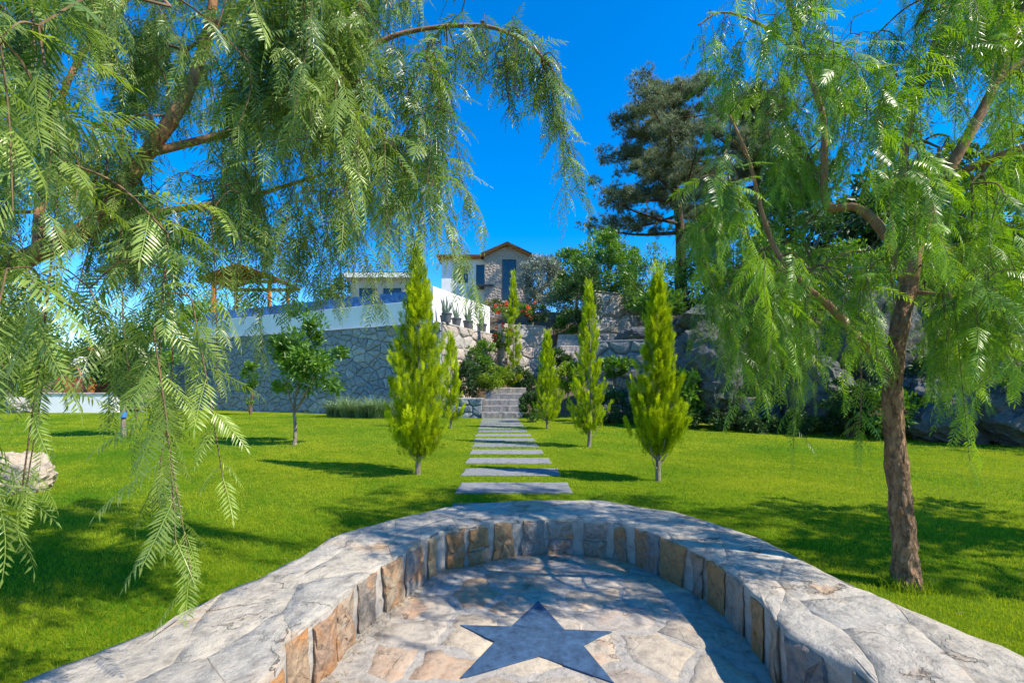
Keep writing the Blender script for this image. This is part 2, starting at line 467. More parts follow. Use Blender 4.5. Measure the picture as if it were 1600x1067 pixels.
def glass_mat():
    m, nt, out = nodemat('window_glass')
    principled(nt, out, (.012, .016, .022), .06, .8)
    return m
M['glass'] = glass_mat()
def water_mat():
    m, nt, out = nodemat('pool_water')
    pos = world_vec(nt); n = tex(nt, 'noise', 3, 3, .5, 0, pos)
    principled(nt, out, (.03, .16, .26), .05, .5, n.outputs[0], .1, .02)
    return m
M['water'] = water_mat()
def tile_mat():
    m, nt, out = nodemat('blue_mosaic')
    pos = world_vec(nt)
    v = tex(nt, 'voronoi', 5.0, vec=pos); n = tex(nt, 'noise', 2.5, 4, .6, .4, pos)
    r = ramp(nt, [(0, (.010, .030, .10)), (.5, (.020, .070, .20)), (1, (.05, .14, .30))]); nt.links.new(v.outputs['Color'], r.inputs[0])
    r2 = ramp(nt, [(.35, (.7, .7, .7)), (.65, (1.25, 1.25, 1.25))]); nt.links.new(n.outputs[0], r2.inputs[0])
    c = mixc(nt, 1.0, r.outputs[0], r2.outputs[0], 'MULTIPLY')
    principled(nt, out, c, .15, .6)
    return m
M['tile'] = tile_mat()

# ---------------------------------------------------------------- seat outline (from the photo, on the seat-top plane)
Z_TOP, Z_FLOOR = 0.12, -0.23
outer_px = [(40, 1060), (132, 1024), (240, 980), (280, 957), (360, 920), (448, 880), (516, 840), (560, 824), (630, 806), (706, 790), (787, 783), (869, 779), (934, 780), (982, 788),
            (1040, 797), (1096, 810), (1166, 832), (1228, 859), (1309, 900), (1367, 925), (1445, 960), (1522, 992), (1596, 1018)]
inner_px = [(430, 1045), (446, 1000), (506, 956), (548, 916), (592, 884), (632, 860), (679, 834), (706, 827), (742, 822), (787, 814), (836, 811), (885, 809), (950, 814), (999, 824),
            (1049, 842), (1104, 867), (1150, 898), (1197, 944), (1228, 979), (1282, 1010), (1329, 1037), (1367, 1064)]
outer = [np.array([-2.12, -1.2, Z_TOP]), np.array([-2.16, 0.6, Z_TOP])] + [G(*p, Z_TOP) for p in outer_px] + [np.array([2.50, 1.2, Z_TOP]), np.array([2.55, -1.2, Z_TOP])]
inner = [np.array([-1.12, -1.2, Z_TOP]), np.array([-1.12, 0.6, Z_TOP])] + [G(*p, Z_TOP) for p in inner_px] + [np.array([1.40, 1.1, Z_TOP]), np.array([1.45, -1.2, Z_TOP])]
def resample(pts, n):
    p = smooth_path(pts, 600); s = np.concatenate(([0], np.cumsum(np.linalg.norm(np.diff(p, axis=0), axis=1))))
    q = np.linspace(0, s[-1], n)
    return np.stack([np.interp(q, s, p[:, k]) for k in range(3)], 1), s[-1]
NB = 241
OUT, LO = resample(outer, NB); INN, LI = resample(inner, NB)
LB = (LO + LI) / 2
outer_poly = OUT[:, :2]; inner_poly = INN[:, :2]
def in_poly(x, y, poly):
    x = np.asarray(x, dtype=float); y = np.asarray(y, dtype=float)
    r = np.zeros(x.shape, dtype=bool); n = len(poly); j = n - 1
    for i in range(n):
        xi, yi = poly[i]; xj, yj = poly[j]
        c = ((yi > y) != (yj > y)) & (x < (xj - xi) * (y - yi) / (yj - yi + 1e-12) + xi)
        r ^= c; j = i
    return r
def dist_poly(x, y, poly):
    d = np.full(np.shape(x), 1e9)
    for a, b in zip(poly[:-1], poly[1:]):
        ab = b - a; L2 = (ab ** 2).sum() + 1e-12
        t = np.clip(((x - a[0]) * ab[0] + (y - a[1]) * ab[1]) / L2, 0, 1)
        d = np.minimum(d, np.hypot(x - a[0] - t * ab[0], y - a[1] - t * ab[1]))
    return d

# ---------------------------------------------------------------- ground
BX = [-400, -45, -20.5, -20.4, -18.8, -3.46, -1.5, 0.6, 4, 8, 13, 20, 40, 400]
BY = [60, 60, 60, 31.2, 30.2, 23.2, 21.8, 21.8, 19.2, 17.6, 13.6, 10.5, 6, 6]
def ground_z(x, y):
    x = np.asarray(x, dtype=float); y = np.asarray(y, dtype=float)
    d = y - np.interp(x, BX, BY)
    h = np.where(d > 0, np.minimum(.42 * d, 8 + .06 * (d - 19)), 0)
    h = np.minimum(h, 14)
    pool = (x < -3.6) & (x > -20.4) & (d > .25)
    # behind the long wall the ground is a filled terrace
    C0 = np.array([-3.46, 22.0]); e2 = np.array([.407, .9134])
    b = (x - C0[0]) * e2[0] + (y - C0[1]) * e2[1]; a = (x - C0[0]) * -.9134 + (y - C0[1]) * .407
    terr = (a > 1.3) & (a < 22.4) & (b > 1.3)
    h = np.where(terr, np.maximum(h, 4.5), np.where((a > -.6) & (a < 26) & (b < 1.31) & (b > -4), 0, h))
    return h
def gz(x, y): return float(ground_z(np.array([x]), np.array([y]))[0])

xs = np.unique(np.concatenate([np.linspace(-1500, -60, 14), np.linspace(-60, -6, 55), np.linspace(-6, -3, 12), np.linspace(-3, 3.2, 63), np.linspace(3.2, 20, 36), np.linspace(20, 60, 28), np.linspace(60, 1500, 14)]).round(4))
ys = np.unique(np.concatenate([np.linspace(-1500, -20, 12), np.linspace(-20, -2, 10), np.linspace(-2, 5.6, 77), np.linspace(5.6, 20, 30), np.linspace(20, 50, 76), np.linspace(50, 120, 24), np.linspace(120, 2500, 14)]).round(4))
gx, gy = np.meshgrid(xs, ys)
gzv = ground_z(gx, gy)
near = (gx > -3) & (gx < 3.2) & (gy > -1.3) & (gy < 5.6)
pit = np.zeros_like(near)
ii = np.where(near)
ins = in_poly(gx[ii], gy[ii], outer_poly) & (dist_poly(gx[ii], gy[ii], OUT[:, :2]) > .14)
pit[ii] = ins
gzv = np.where(pit, -.6, gzv)
gzv = gzv + np.where(gzv > .4, .18 * np.sin(gx * .9) * np.cos(gy * .8), 0)
nX, nY = len(xs), len(ys)
V = np.stack([gx.ravel(), gy.ravel(), gzv.ravel()], 1)
i = np.arange(nY - 1)[:, None] * nX + np.arange(nX - 1)[None, :]
Fc = np.stack([i, i + 1, i + nX + 1, i + nX], -1).reshape(-1, 4)
mb = MB(); mb.add(V, Fc)
g = build(mb, 'ground', M['lawn'], origin=(0, 0, 0)); tag(g, kind='structure', label='mown green lawn rising into an earth bank behind')

# ---------------------------------------------------------------- slab path (lies in the lawn)
path = empty('path', (0, 6, 0), 'path of pale rectangular stone slabs leading to the steps', kind='structure')
slabs = []
rng = np.random.default_rng(3)
yc = 5.12; k = 0
while yc < 20.6:
    cxp = .03 - (yc - 6.3) * .0405
    w = 1.62 + rng.uniform(-.05, .05); dp = .66 + rng.uniform(-.03, .03); a = rng.uniform(-.012, .012)
    slabs.append((cxp, yc, w, dp))
    mbs = MB()
    nseg = 12
    pts = []
    for (sx, sy, ex, ey) in ((-.5, -.5, .5, -.5), (.5, -.5, .5, .5), (.5, .5, -.5, .5), (-.5, .5, -.5, -.5)):
        for q in range(nseg if sy == ey else 5):
            t = q / (nseg if sy == ey else 5)
            pts.append(((sx + (ex - sx) * t) * w + rng.normal(0, .011), (sy + (ey - sy) * t) * dp + rng.normal(0, .011)))
    pts = np.array(pts); rot = np.array([[math.cos(a), -math.sin(a)], [math.sin(a), math.cos(a)]]); pts = pts @ rot.T
    n = len(pts)
    ring = lambda s, z: np.column_stack([pts * s + np.array([cxp, yc]), np.full(n, z)])
    Vs = np.vstack([ring(1, -.05), ring(1, .008), ring(.985, .014), [[cxp, yc, .0145]]])
    Fs = []
    for q in range(n):
        r = (q + 1) % n
        Fs += [(q, r, n + r, n + q), (n + q, n + r, 2 * n + r, 2 * n + q), (2 * n + q, 2 * n + r, 3 * n)]
    mbs.add(Vs, Fs)
    build(mbs, 'slab', M['slab'], path)
    yc += 1.185; k += 1

# ---------------------------------------------------------------- stone seat
seat = empty('stone_bench', (0.15, 3.0, Z_FLOOR), 'curved horseshoe bench of cemented stone around the star floor', 'bench')
def strip(u, v):
    """u along the bench 0..LB, v 0 (inner) .. 1 (outer)"""
    t = np.clip(u / LB, 0, 1) * (NB - 1); k = int(min(t, NB - 2)); f = t - k
    a = INN[k] * (1 - f) + INN[k + 1] * f; b = OUT[k] * (1 - f) + OUT[k + 1] * f
    d = (b - a); L = np.linalg.norm(d)
    w = .035 * nz(u * 2.1, 3.3) + .022 * nz(u * 6.3, 9.1)
    wo = .035 * nz(u * 1.7, 21.7) + .03 * nz(u * 5.1, 14.1)
    a = a + d / L * w; b = b + d / L * wo
    return a + (b - a) * v
def top_relief(u, v): return .010 * nz(u * 1.1, v * 1.6, 5.5) + .008 * nz(u * 5.3, v * 5, 2.2)
# cement core
mb = MB()
US = np.linspace(0, LB, 321); VS = [0, .04, .12, .25, .4, .55, .7, .85, .96, 1]
grid = []
for u in US:
    row = [strip(u, 0) + np.array([0, 0, Z_FLOOR - .12 - Z_TOP]), strip(u, 0) + np.array([0, 0, -.06])]
    for v in VS:
        p = strip(u, v); p[2] = Z_TOP - .004 + top_relief(u, v) - (.02 if v in (0, 1) else 0)
        row.append(p)
    row.append(strip(u, 1) + np.array([0, 0, -.35]))
    grid.append(row)
grid = np.array(grid); nu, nv = grid.shape[:2]
i = np.arange(nu - 1)[:, None] * nv + np.arange(nv - 1)[None, :]
mb.add(grid.reshape(-1, 3), np.stack([i, i + nv, i + nv + 1, i + 1], -1).reshape(-1, 4))
mb.add(np.vstack([grid[0], grid[-1]]), [tuple(range(nv)), tuple(range(2 * nv - 1, nv - 1, -1))])
build(mb, 'cement_core', M['mortar'], seat, smooth=True)
# capping stones
rng = np.random.default_rng(11)
WB = float(np.mean(np.linalg.norm(OUT - INN, axis=1)))
def mp_top(u, v, w):
    vv = np.clip(v / WB, 0, 1); p = strip(u, vv)
    e = min(vv, 1 - vv) * WB
    p[2] = Z_TOP + top_relief(u, vv) + w - .012 * max(0, 1 - e / .05)
    return p
for poly in voronoi(.2, LB - .2, -.012, WB + .012, .66, .46, rng, .45):
    poly = [(q[0], q[1]) for q in poly]
    s = stone_mesh(poly, mp_top, .03, rng.uniform(.0, .0016), .002, rng, .006, .0008, .0016, .06, .005)
    if s: build(s, 'capping_stone', M['bench'], seat, smooth=True)
# facing stones on the inner side
def mp_face(u, v, w):
    """u along, v height above floor, w towards the floor"""
    a = strip(u, 0); b = strip(u, 1); d = (a - b); d[2] = 0; d /= np.linalg.norm(d)
    p = a + d * (w + .012 + .02 * (1 - v / .35)); p[2] = Z_FLOOR + v
    return p
u = .3
while u < LB - .3:
    wd = rng.uniform(.13, .33)
    hgt = .335 + rng.uniform(-.02, .006)
    sk = rng.uniform(-.03, .03, 4)
    if rng.random() < .3 and wd > .2:
        s0 = rng.uniform(.12, .2)
        ps = [[(u + sk[0], -.03), (u + wd, -.03), (u + wd + sk[2], s0), (u + sk[3], s0 + sk[1])], [(u + sk[3], s0 + sk[1]), (u + wd + sk[2], s0), (u + wd, hgt), (u, hgt)]]
    else:
        ps = [[(u + sk[0], -.03), (u + wd + sk[1], -.03), (u + wd + sk[2], hgt), (u + sk[3], hgt)]]
    for poly in ps:
        s = stone_mesh(poly, mp_face, .05, .010, .016, rng, .016, .010, .012, .06)
        if s: build(s, 'face_stone', M['face'], seat)
    u += wd + rng.uniform(.01, .10)

# ---------------------------------------------------------------- sunken floor and star
floor = empty('paving', (0.1, 2.0, Z_FLOOR - .1), 'sunken crazy paving floor inside the curved bench', kind='structure')
mb = MB()
fx = np.linspace(-2.0, 2.4, 74); fy = np.linspace(-1.3, 5.0, 102)
X, Y = np.meshgrid(fx, fy)
Z = np.array([[Z_FLOOR - .002 + .006 * nz(x * 2.2, y * 2.2, 7) for x in fx] for y in fy])
inside = in_poly(X.ravel(), Y.ravel(), OUT[:, :2] * .985 + np.array([.002, .03]))
i = np.arange(len(fy) - 1)[:, None] * len(fx) + np.arange(len(fx) - 1)[None, :]
Fq = np.stack([i, i + 1, i + len(fx) + 1, i + len(fx)], -1).reshape(-1, 4)
Fq = Fq[inside[Fq].all(1)]
mb.add(np.stack([X.ravel(), Y.ravel(), Z.ravel()], 1), Fq)
build(mb, 'cement_bed', M['mortar'], floor, smooth=True)
star_px = [(841, 940), (882, 985), (956, 988), (911, 1009), (960, 1069), (842, 1027), (720, 1060), (773, 1004), (719, 978), (799, 980)]
star = np.array([G(*p, Z_FLOOR)[:2] for p in star_px])
rng = np.random.default_rng(5)
def mp_floor(u, v, w): return np.array([u, v, Z_FLOOR + .006 * nz(u * 2.2, v * 2.2, 7) + w])
for poly in voronoi(-1.7, 2.1, -1.2, 4.8, .44, .38, rng, .45):
    c = np.mean(poly, axis=0)
    if not in_poly(np.array([c[0]]), np.array([c[1]]), inner_poly)[0] or c[1] < -.9: continue
    s = stone_mesh(poly, mp_floor, .02, rng.uniform(.012, .045), .010, rng, .022, .001, .003, .07, .004)
    if s: build(s, 'flagstone', M['floor'], floor, smooth=True)
mb = MB(); n = len(star)
cst = star.mean(0)
st2 = cst + (star - cst) * .985
Vs = np.vstack([np.column_stack([star, np.full(n, Z_FLOOR - .02)]), np.column_stack([star, np.full(n, Z_FLOOR + .010)]), np.column_stack([st2, np.full(n, Z_FLOOR + .0115)]), [[*cst, Z_FLOOR + .0115]]])
Fs = []
for q in range(n):
    r = (q + 1) % n
    Fs += [(r, q, n + q, n + r), (n + r, n + q, 2 * n + q, 2 * n + r), (2 * n + r, 2 * n + q, 3 * n)]
mb.add(Vs, Fs)
so = build(mb, 'star_inlay', M['star'], floor); so['label'] = 'dark blue five pointed slate star set in the floor'
# dry leaf litter along the foot of the bench
mb = MB(); rng = np.random.default_rng(8); T = []
for _ in range(900):
    u = rng.uniform(LB * .25, LB * .52); off = abs(rng.normal(0, .09)) + .03
    a = strip(u, 0); b = strip(u, 1); d = a - b; d[2] = 0; d /= np.linalg.norm(d)
    p = a + d * off; T.append((p[0], p[1], Z_FLOOR + .012))
T = np.array(T); n = len(T)
ang = rng.uniform(0, 6.28, n)
R = frames(np.stack([np.cos(ang), np.sin(ang), rng.normal(0, .25, n)], 1), np.tile([[0, 0, 1.0]], (n, 1)))
tV = np.array([[0, 0, 0], [.5, .07, .02], [1, 0, 0], [.5, -.07, .02]]); tF = np.array([[0, 3, 2], [0, 2, 1]])
scatter(mb, tV, tF, R, T, rng.uniform(.015, .04, n), rng.uniform(0, 1, n))
lo = build(mb, 'leaf_litter', M['dry']); tag(lo, 'dry brown leaf litter along the foot of the curved bench', 'leaf litter', kind='stuff')

# ---------------------------------------------------------------- generic stone walls
def stone_wall(name, label, A, B, z0, z1, depth, cell, smat, mmat, seed, cat='wall', zb0=None, top=True, gap=.018, stones_side=1, jit=.42, parent=None, cap=200):
    """wall from A to B (xy); stones on the face on the right-hand side of A->B"""
    A, B = np.array(A, float), np.array(B, float); L = np.linalg.norm(B - A); e = (B - A) / L
    nrm = np.array([e[1], -e[0]])
    th = parent or empty(name, (*((A + B) / 2), z0), label, cat)
    rg = np.random.default_rng(seed)
    def fr(a, b, z): return (*(A + e * a - nrm * b), z)
    build(box(0, L, .02, depth, z0 - .3, z1 - .03, fr=fr), 'mortar_core', mmat, th)
    def mp(u, v, w):
        p = A + e * u + nrm * (w + .01 * nz(u, v)); return np.array([p[0], p[1], z0 + v])
    made = []
    for poly in voronoi(0, L, -.15, z1 - z0, cell[0], cell[1], rg, jit):
        s = stone_mesh(poly, mp, .12, gap * rg.uniform(.6, 1.5), min(cell) * .14, rg, min(cell) * .03, min(cell) * .06, min(cell) * .11, min(cell) * .45)
        if s: made.append((np.mean(poly, axis=0)[0], s))
    made.sort(key=lambda q: -q[0])                      # the end nearer the steps first
    for _, s in made[:cap]: build(s, 'stone', smat, th)
    if len(made) > cap:
        rest = MB()
        for _, s in made[cap:]:
            for V_ in s.V: rest.add(V_, [l for l in s.L])
        build(rest, 'rubble_stones', smat, th)['kind'] = 'stuff'
    if top:
        k = 0; u = 0.0
        while u < L - .05:
            w = min(L - u, rg.uniform(.8, 1.4) * cell[0] * 1.3)
            mbx = box(u + .006, u + w - .006, -.06 + rg.uniform(-.02, .02), depth, z1 - .05, z1 + rg.uniform(.0, .04), fr=fr, bev=.02)
            build(mbx, 'coping_stone', smat, th); u += w
    return th

C0 = np.array([-3.46, 22.0]); E1 = np.array([-.9134, .407]); E2 = np.array([.407, .9134])
def W(a, b): return C0 + E1 * a + E2 * b
def frW(a, b, z): return (*W(a, b), z)
ZW = 4.66
wall = stone_wall('retaining_wall', 'tall grey stone retaining wall under the white pool', W(23.5, 0), W(0, 0), 0, ZW, .7, (.50, .37), M['wall_stone'], M['wall_mortar'], 21, jit=.8, gap=.012, cap=240)
stone_wall('retaining_wall', None, W(23.5, 7), W(23.5, .06), 0.0, ZW, .9, (.8, .62), M['wall_stone'], M['wall_mortar'], 27, parent=wall, gap=.012, cap=0)
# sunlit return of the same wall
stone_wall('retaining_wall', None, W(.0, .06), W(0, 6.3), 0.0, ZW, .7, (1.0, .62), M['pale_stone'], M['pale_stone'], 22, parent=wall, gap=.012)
stone_wall('low_wall', 'low stone wall at the left side of the garden steps', (-3.2, 21.6), (-1.42, 21.25), 0, .92, .5, (.5, .34), M['wall_stone'], M['wall_mortar'], 23)
stone_wall('terrace_wall', 'pale pinkish stone terrace wall behind the slender cypress on the bank', (-.6, 25.2), (2.0, 26.5), 2.2, 5.05, .5, (.7, .55), M['pale_stone'], M['mortar'], 24)
stone_wall('bank_wall', 'brown grey stone wall behind the two right hand cypresses', (3.4, 20.2), (8.2, 18.4), 0.3, 3.5, .6, (.75, .6), M['step_stone'], M['wall_mortar'], 25)
stone_wall('upper_wall', 'pale sunlit plastered stone wall behind thin shrub stems', (4.6, 25.6), (8.6, 27.4), 3.6, 7.0, .5, (1.6, 1.3), M['pale_stone'], M['pale_stone'], 26)

# ---------------------------------------------------------------- swimming pool on the wall
pool = empty('swimming_pool', (*W(8, 3), 4.5), 'raised infinity pool with blue tiled edge and white walls', 'pool')
build(box(.9, 19.7, .12, 1.0, ZW - .1, 5.86, fr=frW, bev=.01), 'basin_wall', M['white'], pool)
build(box(1.75, 19.9, 1.0, 1.25, 4.4, 6.62, fr=frW), 'overflow_edge', M['tile'], pool)
build(box(1.15, 1.752, .97, 1.3, 4.4, 6.74, fr=frW, bev=.01), 'pier', M['white'], pool)
build(box(1.152, 1.5, 1.3, 7.5, 4.4, 6.74, fr=frW, bev=.01), 'side_wall', M['white'], pool)
build(box(1.5, 19.9, 7.2, 7.5, 4.4, 6.74, fr=frW), 'back_wall', M['white'], pool)
build(box(1.5, 19.8, 1.25, 7.2, 6.3, 6.60, fr=frW), 'water', M['water'], pool)

# ---------------------------------------------------------------- aloes in pots on the ledge
def aloe(loc, s, label, seed, n=10):
    rg = np.random.default_rng(seed)
    t = empty('potted_aloe', loc, label, 'potted plant', 'aloes in pots on the pool ledge')
    loc = np.array(loc)
    prof = [(.13, 0), (.165, .26), (.185, .265), (.185, .31), (.165, .31), (.155, .27)]
    mbp = MB(); k = 20; a = np.arange(k) * 2 * math.pi / k
    V = np.vstack([np.column_stack([r * s * np.cos(a), r * s * np.sin(a), np.full(k, z * s)]) for r, z in prof] ) + loc
    i = np.arange(len(prof) - 1)[:, None] * k; j = np.arange(k)[None, :]; j2 = (j + 1) % k
    mbp.add(V, np.stack([i + j, i + j2, i + k + j2, i + k + j], -1).reshape(-1, 4))
    mbp.add(V[:k], [tuple(range(k - 1, -1, -1))])
    pot = build(mbp, 'pot', M['pot'], t, smooth=False)
    ms = MB(); ms.add(V[-k:] - np.array([0, 0, .01]), [tuple(range(k))]); build(ms, 'soil', M['earth'], pot)
    for q in range(n):
        ph = q * 2.4 + rg.uniform(-.3, .3); lean = rg.uniform(.15, .62); L = s * rg.uniform(.45, .75)
        tt = np.linspace(0, 1, 7)
        r = lean * tt * L * (1 - .25 * tt) + .03 * s; z = .27 * s + L * tt * math.cos(lean * .6) - .05 * tt ** 2 * L * lean
        pts = np.column_stack([r * math.cos(ph), r * math.sin(ph), z]) + loc
        side = np.array([-math.sin(ph), math.cos(ph), 0]); up = np.array([-math.cos(ph) * .5, -math.sin(ph) * .5, .3])
        w = .045 * s * (1 - tt) ** .7 + .003
        V = np.vstack([pts + side * w[:, None], pts - up * (w * .5)[:, None], pts - side * w[:, None], pts + up * (w * .15)[:, None]])
        m = 7; Fs = []
        for b in range(4):
            c = (b + 1) % 4
            for x in range(m - 1): Fs.append((b * m + x, c * m + x, c * m + x + 1, b * m + x + 1))
        mbl = MB(); mbl.add(V, Fs, rg.uniform(0, 1, 1)[0]); build(mbl, 'leaf', M['aloe'], t, smooth=True)
aloe((*W(-.02, .45), ZW + .04), 1.5, 'potted aloe at the corner of the wall ledge, shaded pot', 1)
for q, b in enumerate((.95, 2.1, 3.35, 5.0)):
    aloe((*W(.42, b), ZW + .04), 1.45 + .1 * q, ['potted aloe in full sun, next to the corner pot on the ledge', 'potted aloe on the ledge, third pot from the wall corner',
        'potted aloe on the ledge, fourth pot from the wall corner', 'potted aloe on the ledge, farthest pot from the wall corner'][q], 5 + q)

# ---------------------------------------------------------------- garden steps
steps = empty('garden_steps', (-.47, 21, 0), 'rough stone garden steps at the end of the slab path', 'steps')
rng = np.random.default_rng(31)
def step_block(x0, x1, y0, y1, z0, z1, parent, mat, seed):
    rg = np.random.default_rng(seed); nx = 14
    mbb = MB(); rows = []
    for q in range(nx + 1):
        t = q / nx; x = x0 + (x1 - x0) * t; j = rg.normal(0, .015, 6)
        rows.append([(x, y0 + j[0], z0), (x, y0 + j[1], z1 - .04), (x, y0 + .03 + j[2], z1 + j[3] * .6), (x, y1, z1 + j[4] * .5), (x, y1, z0)])
    rows = np.array(rows); i = np.arange(nx)[:, None] * 5 + np.arange(4)[None, :]
    mbb.add(rows.reshape(-1, 3), np.stack([i, i + 5, i + 6, i + 1], -1).reshape(-1, 4))
    mbb.add(np.vstack([rows[0], rows[-1]]), [(0, 1, 2, 3, 4), (9, 8, 7, 6, 5)])
    build(mbb, 'step', mat, parent)
for q in range(5):
    step_block(-1.42 + .1 * max(0, q - 2) , .48 + .06 * q, 21.0 + q * .46, 21.0 + (q + 1) * .46 + .06, -.1 + q * .2, .29 * (q + 1), steps, M['step_stone'], 40 + q)
up = empty('upper_steps', (3.1, 25.5, 2.6), 'pale sunlit stone steps climbing the bank beside the shrubs', 'steps')
for q in range(5):
    step_block(2.3 + .12 * q, 4.0 + .1 * q, 24.6 + q * .5, 24.6 + (q + 1) * .5 + .08, 2.0 + q * .35, 3.1 + .38 * q, up, M['pale_stone'], 60 + q)

# ---------------------------------------------------------------- house on the hill
def win(parent, x0, x1, z0, z1, y, mat_f='dark', bars=1, depth=.12):
    """window in a wall facing -y at plane y"""
    f = MB(); t = .07
    for (a, b, c, d) in ((x0, x1, z0, z0 + t), (x0, x1, z1 - t, z1), (x0, x0 + t, z0 + t, z1 - t), (x1 - t, x1, z0 + t, z1 - t)):
        box(a, b, y - .05, y + depth, c, d, f)
    for q in range(bars):
        xx = x0 + (x1 - x0) * (q + 1) / (bars + 1); box(xx - .03, xx + .03, y - .03, y + depth, z0 + t, z1 - t, f)
    w = build(f, 'window', M[mat_f], parent)
    build(box(x0 + .02, x1 - .02, y - .015, y + .04, z0 + .02, z1 - .02), 'pane', M['glass'], w)
    return w
house = empty('hill_house', (-2.5, 43, 8.0), 'white and stone house with low gabled roof on the hill', 'house')
HYf = 42.0
def hp(px, py): p = P(px, py, HYf); return p[0], p[2]
xl, zt = hp(690, 402); xr, _ = hp(762, 402); zb = 7.0
build(box(xl, xr, HYf, HYf + 6, zb, zt), 'wall', M['white'], house)
sx0, _ = hp(758, 400); sx1, zs = hp(826, 404); sxm, zp = hp(793, 390)
HG = HYf - 1.1
mbw = MB()
mbw.add(np.array([(sx0, HG, zb), (sx1, HG, zb), (sx1, HG, zs), (sxm, HG, zp), (sx0, HG, zs), (sx0, HYf + 6, zb), (sx1, HYf + 6, zb), (sx1, HYf + 6, zs), (sxm, HYf + 6, zp), (sx0, HYf + 6, zs)]),
        [(0, 1, 2, 3, 4), (9, 8, 7, 6, 5), (1, 6, 7, 2), (2, 7, 8, 3), (3, 8, 9, 4), (4, 9, 5, 0)])
wing = build(mbw, 'stone_wing', M['house_stone'], house)
rg = np.random.default_rng(77)
def mp_house(u, v, w): return np.array([sx0 + u, HG - w, zb + v])
for poly in voronoi(.02, sx1 - sx0 - .02, .8, zs - zb - .02, .34, .27, rg):
    s = stone_mesh(poly, mp_house, .02, .02, .03, rg, .01, .02, .03, .2)
    c = np.mean(poly, axis=0)
    x = sx0 + c[0]; z = zb + c[1]
    d0, dz0 = hp(783, 474); d1, dz1 = hp(808, 409)
    if d0 < x < d1 and dz0 < z < dz1: continue
    if s: build(s, 'stone', M['house_stone'], wing)
# roofs
def roof_slab(pts, t, name, mat):
    pts = np.array(pts); lowp = pts - np.array([0, 0, t])
    mbr = MB(); mbr.add(np.vstack([lowp, pts]), [(3, 2, 1, 0), (4, 5, 6, 7), (0, 1, 5, 4), (1, 2, 6, 5), (2, 3, 7, 6), (3, 0, 4, 7)])
    return build(mbr, name, mat, house)
ov = .6
ex0, ez = hp(683, 396)
r1 = roof_slab([(ex0, HYf - .7, zt + .05), (sx0 + .3, HYf - .7, zt + .05), (sx0 + .3, HYf + 6.3, zt + 1.3), (ex0, HYf + 6.3, zt + 1.3)], .16, 'roof', M['roof'])
build(box(ex0 + .06, sx0 - .02, HYf - .62, HYf, zt - .16, zt - .111), 'soffit', M['wood'], r1)
build(box(ex0 + .06, xl, HYf, HYf + 6, zt - .16, zt - .111), 'soffit', M['wood'], r1)
gl = roof_slab([(sx0 - .35, HG - .6, zs + .0), (sxm, HG - .6, zp + .22), (sxm, HYf + 6.2, zp + .22), (sx0 - .35, HYf + 6.2, zs)], .14, 'roof', M['roof'])
gr = roof_slab([(sxm, HG - .6, zp + .22), (sx1 + .45, HG - .6, zs - .1), (sx1 + .45, HYf + 6.2, zs - .1), (sxm, HYf + 6.2, zp + .22)], .14, 'roof', M['roof'])
for rr, (a, b) in ((gl, ((sx0 - .3, zs - .16), (sxm, zp + .06))), (gr, ((sxm, zp + .06), (sx1 + .4, zs - .26)))):
    pts = np.array([(a[0], HG - .55, a[1]), (b[0], HG - .55, b[1]), (b[0], HG, b[1]), (a[0], HG, a[1])])
    mbr = MB(); mbr.add(np.vstack([pts - np.array([0, 0, .06]), pts]), [(3, 2, 1, 0), (4, 5, 6, 7), (0, 1, 5, 4), (1, 2, 6, 5), (2, 3, 7, 6), (3, 0, 4, 7)])
    build(mbr, 'soffit', M['wood'], rr)
for (a, b, c, d) in ((716, 731, 416, 442), (744, 759, 414, 449)):
    x0, z1 = hp(a, c); x1, z0 = hp(b, d); win(house, x0, x1, z0, z1, HYf, bars=0)
x0, z1 = hp(785, 411); x1, z0 = hp(806, 472); dx = win(house, x0 * .975, x1 * .975, z0, z1, HG, bars=1); dx.name = 'glazed_door'
x0, z0 = hp(746, 452); x1, z1 = hp(778, 449)
build(box(x0, x1 - .4, HYf - 1.3, HYf - .02, z0, z1), 'balcony_slab', M['dark'], house)

# flat roofed building behind the pool
low = empty('flat_roofed_building', (-12, 43, 6), 'low beige building with white flat roof behind the pool', 'building')
bx0, bz1 = (548 - 800) / F * 41, CAM_H + (HY - 430) / F * 41
bx1 = (640 - 800) / F * 41; bz0 = 5.5
build(box(bx0, bx1, 41, 47, bz0, bz1 - .35), 'wall', M['beige'], low)
build(box(bx0 - .5, bx1 + .4, 40.3, 47.4, bz1 - .35, bz1 + .06), 'roof', M['white'], low)
build(box(bx0 + .3, bx1 + .3, 40.6, 47, bz1 + .06, bz1 + .22), 'parapet', M['dark'], low)
win(low, bx0 + .8, bx0 + 2.4, bz1 - 2.4, bz1 - 1.2, 41)
win(low, bx0 + 3.0, bx0 + 4.6, bz1 - 2.4, bz1 - 1.2, 41)

